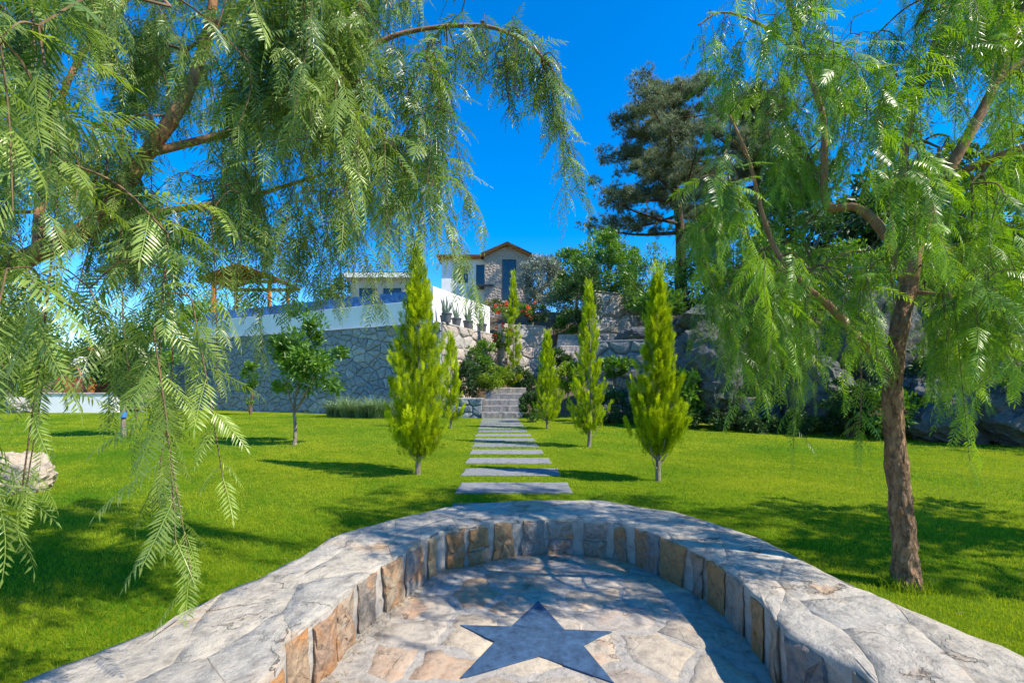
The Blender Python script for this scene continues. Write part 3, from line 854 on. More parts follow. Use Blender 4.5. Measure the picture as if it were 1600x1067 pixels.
# ---------------------------------------------------------------- timber gazebo left of the pool
gaz = empty('timber_gazebo', (-20.3, 35, 4.5), 'orange timber gazebo with pitched boarded roof beside the pool', 'gazebo')
gxa, gxb, gya, gyb = -22.4, -18.2, 33.6, 36.4
gtop = 9.3
for x in (gxa, gxb):
    for y in (gya, gyb):
        pst = build(box(x - .1, x + .1, y - .1, y + .1, 4.0, gtop), 'post', M['wood'], gaz)
        s = 1 if x == gxa else -1
        mbk = MB(); pts = np.array([(x, y, gtop - .75), (x + s * .75, y, gtop - .02)])
        tube(pts, .07, 4, mbk); build(mbk, 'brace', M['wood'], gaz)
for y in (gya, gyb): build(box(gxa - .5, gxb + .5, y - .09, y + .09, gtop, gtop + .22), 'beam', M['wood'], gaz)
xm = (gxa + gxb) / 2
for s in (-1, 1):
    for q in range(9):
        y = gya - .4 + q * (gyb - gya + .8) / 8
        xe = xm + s * (xm - gxa + .8)
        pts = np.array([(xe, y, gtop + .2), (xm, y, gtop + 1.25)])
        mbk = MB(); tube(pts, .075, 4, mbk); build(mbk, 'rafter', M['wood'], gaz)
    for q in range(7):
        t0, t1 = q / 7, (q + .94) / 7
        xe = xm + s * (xm - gxa + .8)
        f = lambda t: (xe + (xm - xe) * t, gtop + .29 + 1.05 * t)
        (xa, za), (xb, zb_) = f(t0), f(t1)
        mbk = MB(); ya, yb = gya - .55, gyb + .55
        mbk.add(np.array([(xa, ya, za), (xb, ya, zb_), (xb, yb, zb_), (xa, yb, za), (xa, ya, za + .04), (xb, ya, zb_ + .04), (xb, yb, zb_ + .04), (xa, yb, za + .04)]),
                [(3, 2, 1, 0), (4, 5, 6, 7), (0, 1, 5, 4), (1, 2, 6, 5), (2, 3, 7, 6), (3, 0, 4, 7)])
        build(mbk, 'roof_board', M['wood'], gaz)

# ---------------------------------------------------------------- far left: white wall and brick oven
lw = empty('garden_wall', (-25.5, 26, 0), 'low whitewashed garden wall in front of the brick oven', 'wall')
build(box(-27.4, -23.2, 26, 26.5, -.2, 1.08, bev=.03), 'wall_body', M['white'], lw)
u = -27.45
rng = np.random.default_rng(4)
while u < -23.2:
    w = min(rng.uniform(.5, .9), -23.15 - u); 
    if w > .1: build(box(u + .01, u + w - .01, 25.94, 26.56, 1.078, 1.15 + rng.uniform(0, .03), bev=.02), 'coping_stone', M['pale_stone'], lw)
    u += w
oven = empty('brick_oven', (-26, 28, 0), 'garden oven with white dome, red brick base and orange timber post', 'oven')
for r in range(15):
    for q in range(7):
        off = .14 if r % 2 else 0
        x0 = -27.9 + q * .3 + off
        build(box(x0, x0 + .285, 27.4 + .004 * ((r * 7 + q) % 3), 28.6, .02 + r * .14, .15 + r * .14), 'brick', M['brick'], oven)
mbd = MB(); nu_, nv_ = 20, 10; rows = []
for a in range(nv_ + 1):
    el = a / nv_ * math.pi / 2
    for b in range(nu_):
        az = b / nu_ * 2 * math.pi
        rows.append((-26.8 + .85 * math.cos(az) * math.cos(el), 28 + .6 * math.sin(az) * math.cos(el), 2.12 + 1.3 * math.sin(el) ** .9))
i = np.arange(nv_)[:, None] * nu_; j = np.arange(nu_)[None, :]; j2 = (j + 1) % nu_
mbd.add(np.array(rows), np.stack([i + j, i + j2, i + nu_ + j2, i + nu_ + j], -1).reshape(-1, 4))
dome = build(mbd, 'dome', M['white'], oven, smooth=True)
arch = []
for a in np.linspace(0, math.pi, 11): arch.append((-26.8 + .42 * math.cos(a), 27.38, 2.2 + .6 * math.sin(a)))
build(tube(np.array(arch), .07, 6), 'arch', M['terracotta'], oven)
mbo = MB(); mbo.add(np.array([(p[0], 27.39, p[2]) for p in arch]), [tuple(range(11))]); build(mbo, 'mouth', M['dark'], oven)
build(box(-25.75, -25.5, 27.2, 27.4, 0, 3.9), 'post', M['wood'], oven)

# ---------------------------------------------------------------- rocks
def icosphere(sub):
    t = (1 + 5 ** .5) / 2
    V = np.array([(-1, t, 0), (1, t, 0), (-1, -t, 0), (1, -t, 0), (0, -1, t), (0, 1, t), (0, -1, -t), (0, 1, -t), (t, 0, -1), (t, 0, 1), (-t, 0, -1), (-t, 0, 1)], float)
    V /= np.linalg.norm(V[0])
    Fc = [(0, 11, 5), (0, 5, 1), (0, 1, 7), (0, 7, 10), (0, 10, 11), (1, 5, 9), (5, 11, 4), (11, 10, 2), (10, 7, 6), (7, 1, 8), (3, 9, 4), (3, 4, 2), (3, 2, 6), (3, 6, 8), (3, 8, 9), (4, 9, 5), (2, 4, 11), (6, 2, 10), (8, 6, 7), (9, 8, 1)]
    V = [tuple(v) for v in V]
    for _ in range(sub):
        c = {}; nf = []
        def mid(a, b):
            k = (min(a, b), max(a, b))
            if k not in c:
                m = (np.array(V[a]) + np.array(V[b])); m /= np.linalg.norm(m); V.append(tuple(m)); c[k] = len(V) - 1
            return c[k]
        for a, b, d in Fc:
            e, f, g_ = mid(a, b), mid(b, d), mid(d, a); nf += [(a, e, g_), (b, f, e), (d, g_, f), (e, f, g_)]
        Fc = nf
    return np.array(V), np.array(Fc)
ICO4 = icosphere(4); ICO3 = icosphere(3)
def rock_pts(center, size, seed, cuts=12, rough=.14, ico=ICO4):
    rg = np.random.default_rng(seed); V, Fc = ico; V = V.copy()
    for _ in range(cuts):
        nrm = rg.normal(0, 1, 3); nrm /= np.linalg.norm(nrm); d = rg.uniform(.55, .9)
        s = V @ nrm; V = V - np.clip(s - d, 0, None)[:, None] * nrm * .93
    o = rg.uniform(-50, 50, 3)
    disp = np.array([nz(*(v * 1.3 + o)) * rough * 1.5 + (.25 - abs(nz(*(v * 2.6 + o)))) * rough * 1.5 + nz(*(v * 6 + o)) * rough * .6 + nz(*(v * 15 + o)) * rough * .35 for v in V])
    V = V * (1 + disp)[:, None]
    return V * np.array(size) + np.array(center), Fc
def boulder(name, label, center, size, seed, mat='rock', group=None, cat='rock', **kw):
    V, Fc = rock_pts(center, size, seed, **kw)
    mb = MB(); mb.add(V, Fc)
    o = build(mb, name, M[mat], smooth=False); tag(o, label, cat, group)
    return o
def boulder_px(label, px, py, Y, wpx, hpx, seed, dy=None, mat='rock', group='rocks along the bank', name='boulder', **kw):
    c = P(px, py, Y); s = np.array([wpx / 2 / F * Y, dy or wpx / 2 / F * Y * .8, hpx / 2 / F * Y]) * 1.12
    return boulder(name, label, c, s, seed, mat, group, **kw)
b = G(28, 768)
boulder('boulder', 'small pale tan boulder lying on the open lawn', (b[0] - .05, b[1], .22), (.42, .36, .40), 3, 'rock_tan', cuts=7)
boulder_px('large rounded lichen grey boulder overhanging the dark hollow', 1115, 585, 16.2, 128, 130, 12, 1.3)
boulder_px('flat rock slab lying on top of the large rounded boulder', 1105, 515, 17.2, 120, 70, 13, 1.4)
boulder_px('upright cracked rock leaning behind the large rounded boulder', 1165, 530, 17.6, 66, 110, 14, 1.2)
boulder_px('dark wide rock forming the back of the hollow', 1225, 585, 18.4, 170, 150, 15, 1.4)
boulder_px('pale grey rock facing the lawn right of the hollow', 1275, 610, 14.6, 110, 120, 16, 1.0)
boulder_px('broad rock rising behind the forked pepper trunk', 1370, 560, 15.0, 170, 180, 17, 1.4)
boulder_px('long low rock ledge at the right end of the bank', 1530, 610, 12.8, 210, 120, 18, 1.6)
boulder_px('dark fissured rock below the long ledge, beside lawn', 1480, 655, 11.9, 130, 90, 19, .8)
boulder_px('jagged dark rock at the lawn edge under the ledge', 1590, 665, 11.2, 120, 110, 20, .9)
boulder_px('high grey crag above the broad rock, under branches', 1400, 490, 18.5, 190, 120, 24, 1.6)
boulder_px('small rounded stone beside the clay bucket', 1205, 650, 15.2, 34, 34, 27, .35)
boulder_px('little pale stone half hidden in ground cover near bucket', 1140, 652, 15.0, 24, 22, 28, .3)
boulder_px('rough pale stone block on the far left lawn edge', 30, 632, 26, 40, 30, 29, .6, mat='pale_stone')
boulder_px('rock resting on the bank wall near the cypresses', 1010, 530, 20.5, 90, 40, 30, .8)

# clay bucket
bk = empty('clay_bucket', P(1166, 641, 15.3), 'pinkish clay bucket in the dark rock hollow', 'bucket')
bc = np.array(bk.location); k = 20; a = np.arange(k) * 2 * math.pi / k
prof = [(.20, 0), (.27, .40), (.285, .40), (.285, .45), (.25, .45), (.24, .1)]
V = np.vstack([np.column_stack([r * np.cos(a), r * np.sin(a), np.full(k, z)]) for r, z in prof]) + bc
i = np.arange(len(prof) - 1)[:, None] * k; j = np.arange(k)[None, :]; j2 = (j + 1) % k
mb = MB(); mb.add(V, np.stack([i + j, i + j2, i + k + j2, i + k + j], -1).reshape(-1, 4)); mb.add(V[:k], [tuple(range(k - 1, -1, -1))])
build(mb, 'bucket_body', M['pinkpot'], bk)
hd = np.array([bc + np.array([.28 * math.cos(t), -.05 - .24 * math.sin(t), .42 - .22 * math.sin(t)]) for t in np.linspace(0, math.pi, 9)])
build(tube(hd, .012, 5), 'handle', M['dark'], bk)
boulder('boulder', 'low mossy rock under the clay bucket', (bc[0], bc[1] + .05, bc[2] - .32), (.7, .55, .36), 33, 'rock', 'rocks along the bank')

# ---------------------------------------------------------------- plants: leaf clouds
KITE = (np.array([[0, 0, 0], [.45, .22, .03], [1, 0, -.06], [.45, -.22, .03]]), np.array([[0, 3, 2], [0, 2, 1]]))
def kite(w): v = KITE[0].copy(); v[:, 1] *= w / .22; return v, KITE[1]
def rand_unit(rg, n):
    v = rg.normal(0, 1, (n, 3)); return v / np.linalg.norm(v, axis=1, keepdims=True)
def leaf_cloud(mb, center, rad, n, size, rg, clumps=40, cr=.28, w=.22, shell=.55, up=.4, tint=(.15, .85), droop=0.0):
    center, rad = np.asarray(center, float), np.asarray(rad, float)
    d = rand_unit(rg, clumps); rr = shell + (1 - shell) * rg.random(clumps) ** .6
    cc = center + d * rr[:, None] * rad * (1 - cr * .5)
    ct = rg.uniform(*tint, clumps); cs = cr * rg.uniform(.6, 1.35, clumps)
    k = rg.integers(0, clumps, n)
    off = rand_unit(rg, n) * (rg.random(n) ** .45)[:, None]
    pos = cc[k] + off * cs[k][:, None] * rad.mean() * np.array([1, 1, .8])
    out = off + .7 * d[k] + np.array([0, 0, up])
    dr = out * .8 + rand_unit(rg, n) * .8 + np.array([0, 0, -droop])
    nr = out + rand_unit(rg, n) * .7 + np.array([0, 0, .5])
    R = frames(dr, nr)
    tV, tF = kite(w)
    scatter(mb, tV, tF, R, pos, size * rg.uniform(.6, 1.3, n), np.clip(ct[k] + rg.normal(0, .14, n), 0, 1))
    return cc

def shrub(label, center, rad, n, size, mat, seed, clumps=26, w=.22, name='shrub', group='shrubs', cat='shrub', stems=6, base=None, shell=.45, cr=.32, up=.4, flowers=None, tint=(.1, .9)):
    rg = np.random.default_rng(seed); center = np.asarray(center, float); rad = np.asarray(rad, float)
    bz = base if base is not None else center[2] - rad[2]
    t = empty(name, (center[0], center[1], bz), label, cat, group)
    mb = MB(); cc = leaf_cloud(mb, center, rad, n, size, rg, clumps, cr, w, shell, up, tint)
    c = build(mb, 'foliage', M[mat], t); c['kind'] = 'stuff'
    ms = MB()
    for q in range(stems):
        e = cc[rg.integers(0, len(cc))]; s = np.array([center[0] + rg.uniform(-.15, .15) * rad[0], center[1] + rg.uniform(-.15, .15) * rad[1], bz - .1])
        m = (s + e) / 2 + rg.normal(0, .08, 3) * rad
        tube(smooth_path([s, m, e], 7), np.linspace(.028, .008, 7) * max(.6, rad[2]), 5, ms)
    build(ms, 'stems', M['twig'], t)
    if flowers:
        mf = MB(); rgf = np.random.default_rng(seed + 900)
        leaf_cloud(mf, center + np.array([0, -rad[1] * .35, rad[2] * .3]), rad * .95, flowers[1], flowers[2], rgf, flowers[3], .12, .4, .8, .6)
        fo = build(mf, 'flowers', M[flowers[0]], t); fo['kind'] = 'stuff'
    return t

def branch_tree(label, base, h_fork, crown_c, crown_r, n, size, mat, seed, trunk_r=.06, bark='bark', lean=(0, 0), name='tree', group='trees', clumps=50, w=.22, cr=.26, shell=.4, nlimb=9, up=.3, tint=(.1, .9), multi=1, droop=0.0):
    rg = np.random.default_rng(seed); base = np.asarray(base, float); crown_c = np.asarray(crown_c, float)
    t = empty(name, base, label, 'tree', group)
    mb = MB(); cc = leaf_cloud(mb, crown_c, crown_r, n, size, rg, clumps, cr, w, shell, up, tint, droop)
    c = build(mb, 'crown', M[mat], t); c['kind'] = 'stuff'
    ms = MB()
    for m_ in range(multi):
        b0 = base + (np.array([rg.uniform(-.3, .3), rg.uniform(-.3, .3), 0]) if multi > 1 else 0)
        fork = base + np.array([lean[0] + (rg.uniform(-.4, .4) if multi > 1 else 0), lean[1], h_fork])
        pts = smooth_path([b0 - np.array([0, 0, .1]), (b0 * .5 + fork * .5) + rg.normal(0, .03, 3), fork, fork * .4 + crown_c * .6], 12)
        rr = np.linspace(trunk_r * 1.05, trunk_r * .45, 12); rr[0] *= 1.35
        tube(pts, rr, 9, ms)
        for q in range(nlimb):
            k = rg.integers(5, 12); e = cc[rg.integers(0, len(cc))]; s = pts[k]
            mm = s * .5 + e * .5 + np.array([0, 0, .08 * np.linalg.norm(e - s)]) + rg.normal(0, .05, 3)
            tube(smooth_path([s, mm, e], 8), np.linspace(rr[k] * .6, trunk_r * .10, 8), 5, ms)
    build(ms, 'trunk', M[bark], t, smooth=True)
    return t

# ---------------------------------------------------------------- golden cypresses
def make_spray(seed, nb=3):
    rg = np.random.default_rng(seed); V = []; Fc = []
    for q in range(nb * 2 + 1):
        if q == nb * 2: s0, a, L = .25, 0, .75
        else:
            s0 = .05 + .75 * (q // 2) / nb; a = (1 if q % 2 else -1) * math.radians(rg.uniform(22, 42)); L = .5 * (1 - .45 * s0) * rg.uniform(.8, 1.2)
        z = rg.uniform(-.12, .12); w = .036
        p0 = np.array([s0, 0, 0]); d = np.array([math.cos(a), math.sin(a), z]); sd = np.array([-math.sin(a), math.cos(a), 0])
        k = len(V); V += [p0, p0 + d * L * .45 + sd * w, p0 + d * L, p0 + d * L * .45 - sd * w]
        Fc += [(k, k + 3, k + 2), (k, k + 2, k + 1)]
    return np.array(V), np.array(Fc)
SPRAYS = [make_spray(s) for s in range(3)]
def cypress(label, base, H, Rm, nsp, seed, size=.135, bare=.09, slim=1.0):
    rg = np.random.default_rng(seed); base = np.asarray(base, float)
    t = empty('cypress', base, label, 'cypress tree', 'golden cypresses along the path')
    mt = MB()
    tube(smooth_path([base - np.array([0, 0, .1]), base + np.array([rg.normal(0, .02), rg.normal(0, .02), H * .3]), base + np.array([rg.normal(0, .03), 0, H * .92])], 12), np.linspace(.048, .008, 12) * H / 3.5, 8, mt)
    npl = int(nsp / 26)
    tt = bare + (1 - bare) * rg.random(npl) ** 1.25
    def prof(t_):
        u = (t_ - bare) / (1 - bare)
        return Rm * (np.clip(u / .16, 0, 1) ** .55) * (1 - u) ** .80 * 1.12 * (1.0 - .10 * np.sin(u * 9 + seed)) + .035
    ph = rg.uniform(0, 2 * math.pi, npl)
    bulge = 1 + .16 * np.sin(ph * 2 + seed) * np.cos(tt * 7 + seed * 1.7) + rg.normal(0, .15, npl)
    rr = prof(tt) * bulge
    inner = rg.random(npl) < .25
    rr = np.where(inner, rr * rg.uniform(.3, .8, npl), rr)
    start = np.stack([np.zeros(npl), np.zeros(npl), (tt * H - rr * 1.25).clip(.05)], 1)
    tip = np.stack([rr * np.cos(ph), rr * np.sin(ph), tt * H + .05 + rg.uniform(0, .14, npl)], 1)
    start[:, :2] = tip[:, :2] * .25
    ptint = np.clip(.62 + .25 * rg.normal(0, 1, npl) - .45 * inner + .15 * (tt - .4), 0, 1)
    k = np.repeat(np.arange(npl), 26); n = len(k)
    f = rg.random(n) ** .6
    d = tip[k] - start[k]; L = np.linalg.norm(d, axis=1, keepdims=True); dn = d / L
    lat = rand_unit(rg, n) * (.075 * (1.15 - f))[:, None] * np.clip(Rm / .45, .6, 1.3)
    pos = start[k] + d * (.35 + .65 * f)[:, None] + lat + base
    dr = dn * .75 + np.array([0, 0, .75]) + lat * 6 + rand_unit(rg, n) * .28
    R = frames(dr, rand_unit(rg, n))
    mb = MB(); sel = rg.integers(0, 3, n)
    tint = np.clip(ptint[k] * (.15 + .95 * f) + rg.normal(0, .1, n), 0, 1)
    sz = size * rg.uniform(.65, 1.2, n) * np.clip(1.15 - .35 * (pos[:, 2] - base[2]) / H, .6, 1.2)
    for q in range(3):
        m = sel == q
        scatter(mb, SPRAYS[q][0], SPRAYS[q][1], R[m], pos[m], sz[m], tint[m])
    # thin leader shoots at the top
    m = 240; zz = H * rg.uniform(.68, 1.07, m); a = rg.uniform(0, 6.28, m); r0 = rg.uniform(.2, 1.15, m) * prof(np.clip(zz / H, 0, .99))
    pos = base + np.stack([r0 * np.cos(a), r0 * np.sin(a), zz], 1)
    dr = np.stack([.5 * np.cos(a), .5 * np.sin(a), np.ones(m)], 1) + rg.normal(0, .1, (m, 3))
    scatter(mb, SPRAYS[0][0] * np.array([1, .55, .55]), SPRAYS[0][1], frames(dr, rand_unit(rg, m)), pos, size * rg.uniform(.9, 1.7, m), rg.uniform(.45, 1, m))
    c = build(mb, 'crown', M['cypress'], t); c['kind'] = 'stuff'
    for q in range(12):
        a = rg.uniform(0, 6.28); z = H * rg.uniform(.05, .16); r = Rm * rg.uniform(.5, .8)
        tube(smooth_path([base + np.array([0, 0, z]), base + np.array([r * .5 * math.cos(a), r * .5 * math.sin(a), z + .10]), base + np.array([r * math.cos(a), r * math.sin(a), z + .36])], 6), np.linspace(.012, .004, 6), 4, mt)
    build(mt, 'trunk', M['bark'], t, smooth=True)
    return t
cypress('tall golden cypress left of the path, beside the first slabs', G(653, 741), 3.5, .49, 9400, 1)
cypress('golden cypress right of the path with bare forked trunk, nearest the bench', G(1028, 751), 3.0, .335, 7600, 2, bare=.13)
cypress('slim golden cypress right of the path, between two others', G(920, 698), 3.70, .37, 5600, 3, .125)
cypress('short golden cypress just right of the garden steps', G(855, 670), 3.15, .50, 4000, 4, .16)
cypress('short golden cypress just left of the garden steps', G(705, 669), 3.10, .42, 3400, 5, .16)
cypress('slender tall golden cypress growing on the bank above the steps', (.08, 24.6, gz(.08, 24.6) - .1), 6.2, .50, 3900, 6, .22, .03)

# ---------------------------------------------------------------- lawn trees
t = branch_tree('small leafy lawn tree before the grey retaining wall', G(460, 695), 1.0, P(476, 552, 11.1), (1.05, .95, 1.42), 5600, .125, 'green', 51, .05, clumps=30, group='young lawn trees', cr=.25, shell=.35, multi=1)
t = branch_tree('dark leaved young tree with blue tape on its trunk', G(193, 681), .95, P(193, 572, 13.2), (.85, .8, 1.1), 5000, .12, 'darkgreen', 52, .07, clumps=40, group='young lawn trees', cr=.30)
b = G(193, 681); build(tube(np.array([b + np.array([0, 0, .55]), b + np.array([0, 0, .72])]), .078, 10, cap=False), 'trunk_tape', M['bluetape'], t)

# vine and ornamental grass at the wall foot
shrub('slender vine climbing the grey retaining wall', P(391, 592, 23.9), (.35, .25, 1.45), 1300, .15, 'green', 61, 16, group='plants along the wall foot', name='vine', cat='vine', stems=3, base=0)
def grass_clump(label, c, n, L, spread, seed, mat='grassclump', rad=.6, bw=None):
    rg = np.random.default_rng(seed); c = np.asarray(c, float)
    mb = MB()
    a = rg.uniform(0, 6.28, n); r = rad * np.sqrt(rg.random(n)); p0 = c + np.stack([r * np.cos(a), r * np.sin(a) * .6, np.zeros(n)], 1)
    d = rg.uniform(0, 6.28, n); sp = rg.uniform(.2, 1, n) * spread; ln = L * rg.uniform(.3, 1.15, n)
    w = np.stack([-np.sin(d), np.cos(d), np.zeros(n)], 1)
    Vs = []
    for t in (0, .35, .7, 1.0):
        q = p0 + np.stack([np.cos(d) * sp * ln * t ** 1.6, np.sin(d) * sp * ln * t ** 1.6, ln * (t - .38 * t * t * (1 + .6 * sp))], 1)
        hw = (.020 if L > .5 else .0028) * (1 - t * .95)
        Vs += [q - w * hw, q + w * hw]
    V = np.stack(Vs, 1); base = (np.arange(n) * 8)[:, None, None]
    Fc = (np.array([[0, 1, 3, 2], [2, 3, 5, 4], [4, 5, 7, 6]])[None] + base).reshape(-1, 4)
    mb.add(V.reshape(-1, 3), Fc, np.repeat(rg.uniform(0, 1, n), 8))
    o = build(mb, 'ornamental_grass', M[mat]); tag(o, label, 'ornamental grass', 'ornamental grasses at the wall')
    return o
for q, (px, py, Y, n_) in enumerate(((522, 648, 22.4, 360), (545, 649, 21.8, 420), (566, 650, 21.6, 400), (588, 651, 21.2, 420), (607, 650, 21.4, 360))):
    grass_clump('arching ornamental grass tuft in the row at the foot of the grey wall', P(px, py, Y) * np.array([1, 1, 0]), n_, 1.5 + .4 * (q % 2), 1.0, 71 + q, rad=.34)
# shrub bed left of steps and bank plants
SB = 'shrubs on the bank by the steps'
shrub('bright lime green rounded shrub above the low wall', P(772, 592, 22.9), (1.0, .8, .72), 3600, .13, 'limegreen', 81, 26, group=SB, base=.8)
shrub('dark glossy shrub between the low wall and the pool wall', P(733, 590, 22.9), (.75, .7, 1.0), 2600, .15, 'darkgreen', 82, 24, group=SB, base=.4)
shrub('mid green leafy shrub under the sunlit return wall', P(748, 556, 24.6), (1.2, .9, 1.0), 3000, .15, 'green', 83, 26, group=SB, base=1.0)
shrub('dark shrub at the foot of the slender bank cypress', P(815, 590, 23.6), (.8, .7, .9), 2400, .14, 'darkgreen', 84, 22, group=SB, base=.8)
shrub('red flowering shrub left of the slender bank cypress', P(786, 530, 25.2), (.55, .5, .75), 1100, .14, 'green', 85, 14, group=SB, base=1.6, flowers=('redflower', 260, .11, 16))
shrub('dark evergreen shrub squeezed beside the short right cypress', P(829, 634, 18.6), (.42, .5, .72), 2200, .12, 'darkgreen', 86, 18, group=SB, base=0)
shrub('orange red flowering bush on the terrace above the pinkish wall', P(800, 486, 27.2), (1.3, .6, .45), 1500, .13, 'green', 87, 20, group=SB, base=5.2, flowers=('redflower', 200, .12, 16))
shrub('orange red flowering bush beside the olive tree', P(838, 492, 28.5), (1.0, .7, .7), 1400, .15, 'darkgreen', 88, 18, group=SB, base=5.2, flowers=('redflower', 120, .12, 12))
shrub('yellow flowering low hedge below the house door', P(782, 478, 34), (1.3, .6, .5), 1300, .15, 'yellowleaf', 89, 16, group=SB, base=5.6)
shrub('low green shrub beside the upper pale steps', P(873, 560, 23.5), (.7, .6, .7), 2000, .14, 'darkgreen', 90, 18, group=SB, base=1.6)
shrub('lime leaved shrub between the two right cypresses and upper steps', P(885, 590, 20.8), (.9, .7, .75), 2400, .14, 'limegreen', 91, 18, group=SB, base=.6)
shrub('dark shrub behind the slim middle cypress, at lawn level', P(955, 640, 18.0), (1.3, .7, .85), 3400, .14, 'darkgreen', 92, 24, group=SB, base=0)
shrub('leafy plant in front of the brown bank wall', P(960, 572, 18.6), (.7, .5, .55), 1200, .17, 'green', 93, 14, group=SB, base=1.0)
shrub('long leaved bush right of the nearest right cypress', P(1072, 612, 15.6), (.65, .6, .95), 1700, .22, 'green', 94, 20, .15, group=SB, base=0)
for q, (px, py, Y, rx, rz) in enumerate(((1080, 650, 15.6, .8, .4), (1140, 655, 14.9, .8, .38), (1195, 662, 14.2, .8, .36), (1250, 662, 13.6, .7, .42), (1320, 664, 13.2, .8, .45))):
    shrub(['dark ground cover plant beside the long leaved bush', 'dark ground cover plant before the large rounded boulder', 'dark ground cover plant in front of the clay bucket', 'dark ground cover plant before the pale grey rock', 'dark ground cover plant before the broad rock'][q],
          P(px, py, Y), (rx, .5, rz), 1900, .10, 'darkgreen', 100 + q, 20, group='ground cover plants along the rock foot', base=0, name='ground_cover_plant', cat='plant')

shrub('round green shrub above the upper pale steps', P(893, 505, 27.6), (1.2, .9, 1.0), 3200, .15, 'green', 95, 26, group=SB, base=3.0)
shrub('silver leaved shrub between the olive tree and pale wall', P(868, 480, 30.5), (1.3, .9, 1.1), 3200, .16, 'olive', 96, 26, group=SB, base=4.2)
shrub('dense green shrub under the bright broadleaf tree', P(930, 500, 27.8), (1.2, .8, 1.0), 3000, .15, 'darkgreen', 97, 24, group=SB, base=3.4)
# hillside trees
HT = 'trees on the hillside'
branch_tree('silver grey olive tree beside the stone house', (1.5, 33, gz(1.5, 33)), 1.4, P(843, 440, 33), (1.7, 1.6, 2.3), 9000, .20, 'olive', 111, .16, name='olive_tree', group=HT, clumps=70, w=.2, tint=(.1, .95))
branch_tree('bright green broadleaf tree behind the slim cypress', (6.0, 29, gz(6, 29)), 1.5, P(945, 430, 29), (2.8, 2.2, 2.9), 12000, .23, 'green', 112, .12, group=HT, clumps=80, multi=3, cr=.22, w=.2)
branch_tree('dark leaved tree with thin bare stems on the bank', (4.6, 26, gz(4.6, 26)), 1.6, P(905, 460, 26), (1.7, 1.5, 1.9), 6500, .15, 'darkgreen', 113, .06, group=HT, clumps=50, multi=4, cr=.24)
branch_tree('light green airy tree right of the bare stems', (8.6, 26, gz(8.6, 26)), 1.6, P(1015, 445, 26), (2.0, 1.8, 2.4), 7000, .16, 'green', 114, .06, group=HT, clumps=54, multi=4, cr=.24)
branch_tree('dense green tree on the bank above the large boulder', (11.8, 23, gz(11.8, 23)), 1.4, P(1135, 400, 23), (2.6, 2.0, 2.6), 9000, .16, 'green', 115, .12, group=HT, clumps=70, multi=2)
branch_tree('yellow green tree with dark trunk at the right end of the bank', (16.6, 16.2, gz(16.6, 16.2) - .2), 1.8, P(1530, 440, 16.2), (1.9, 1.6, 1.6), 6000, .14, 'yellowleaf', 116, .11, group=HT, clumps=44, bark='pinebark')
shrub('dry grey olive brush on the right hand ledge', P(1565, 520, 17.5), (2.2, 1.2, 1.0), 5000, .10, 'olive', 117, 40, .13, group=HT, base=3.0, name='dry_brush')
branch_tree('tall dark tree behind the high grey crag', (16.5, 25, gz(16.5, 25)), 3.0, P(1290, 350, 25), (4.6, 3.0, 4.0), 6500, .4, 'darkgreen', 118, .2, group=HT, clumps=90, cr=.2)
branch_tree('tall dark green tree beyond the right hand ledge', (25, 24, gz(25, 24)), 3.0, P(1540, 330, 24), (4.6, 3, 4.4), 6500, .4, 'darkgreen', 119, .2, group=HT, clumps=80, cr=.2)
branch_tree('bushy dark green tree right of the house above pale wall', (5.2, 36, gz(5.2, 36)), 2.0, P(895, 425, 36), (2.4, 2, 2.6), 7000, .24, 'green', 120, .15, group=HT, clumps=56)
for q, (px, py, Y, rx, rz, mt_) in enumerate(((1205, 560, 15.6, .55, .6, 'green'), (1325, 620, 12.9, .7, .7, 'darkgreen'), (1395, 645, 12.2, .9, .75, 'green'), (1440, 585, 12.6, .8, .8, 'darkgreen'), (1190, 500, 16.4, .9, .7, 'green'), (1600, 600, 10.8, .8, .9, 'green'), (1330, 520, 14.6, 1.0, .7, 'darkgreen'))):
    c_ = P(px, py, Y)
    shrub(['green bush rooted above the dark rock hollow', 'dark bush between the pale grey rock and broad rock', 'green bush at the lawn edge behind the forked trunk', 'dark bush between the broad rock and the long ledge', 'leafy bush on top of the upright cracked rock', 'green bush before the jagged dark rock', 'dark bush on top of the pale grey rock'][q],
          c_, (rx, .6, rz), 2200, .13, mt_, 740 + q, 22, group='bushes among the rocks', base=min(max(gz(c_[0], c_[1]), 0), c_[2] - rz), name='bush', cat='bush', stems=8)
for q, (px, py, Y, rx, rz, mt_) in enumerate(((1195, 420, 22.5, 2.0, 1.9, 'green'), (1260, 440, 20.5, 1.9, 1.7, 'darkgreen'), (1335, 430, 21.5, 2.2, 2.0, 'green'), (1440, 440, 20.0, 2.2, 1.8, 'darkgreen'), (1590, 430, 19.5, 2.0, 2.0, 'green'), (1090, 445, 24.0, 1.8, 1.6, 'darkgreen'), (1030, 478, 23.0, 1.3, 1.0, 'green'))):
    c_ = P(px, py, Y)
    shrub(['leafy green bush above the upright cracked rock', 'dark bush growing above the rock hollow', 'broad green bush behind the high grey crag', 'dark broad bush right of the high grey crag', 'green bush behind the dry brush on the ledge', 'dark bush at the foot of the tall pine', 'low green bush left of the tall pine foot'][q],
          c_, (rx, 1.5, rz), 3200, .20, mt_, 700 + q, 36, group='bushes on the hillside', base=min(gz(c_[0], c_[1]), c_[2] - rz), name='bush', cat='bush', stems=10)
branch_tree('dark tree filling the gap behind the forked pepper trunk', (21.5, 27, gz(21.5, 27)), 3.0, P(1415, 345, 27), (4.0, 3, 4.0), 5500, .42, 'darkgreen', 133, .2, group=HT, clumps=60, cr=.22)
branch_tree('round crowned tree on the lawn right of the forked pepper tree', (8.0, 2.7, 0), 1.9, (7.8, 2.8, 3.7), (1.9, 1.6, 1.3), 4200, .16, 'green', 129, .09, group='young lawn trees', clumps=34)
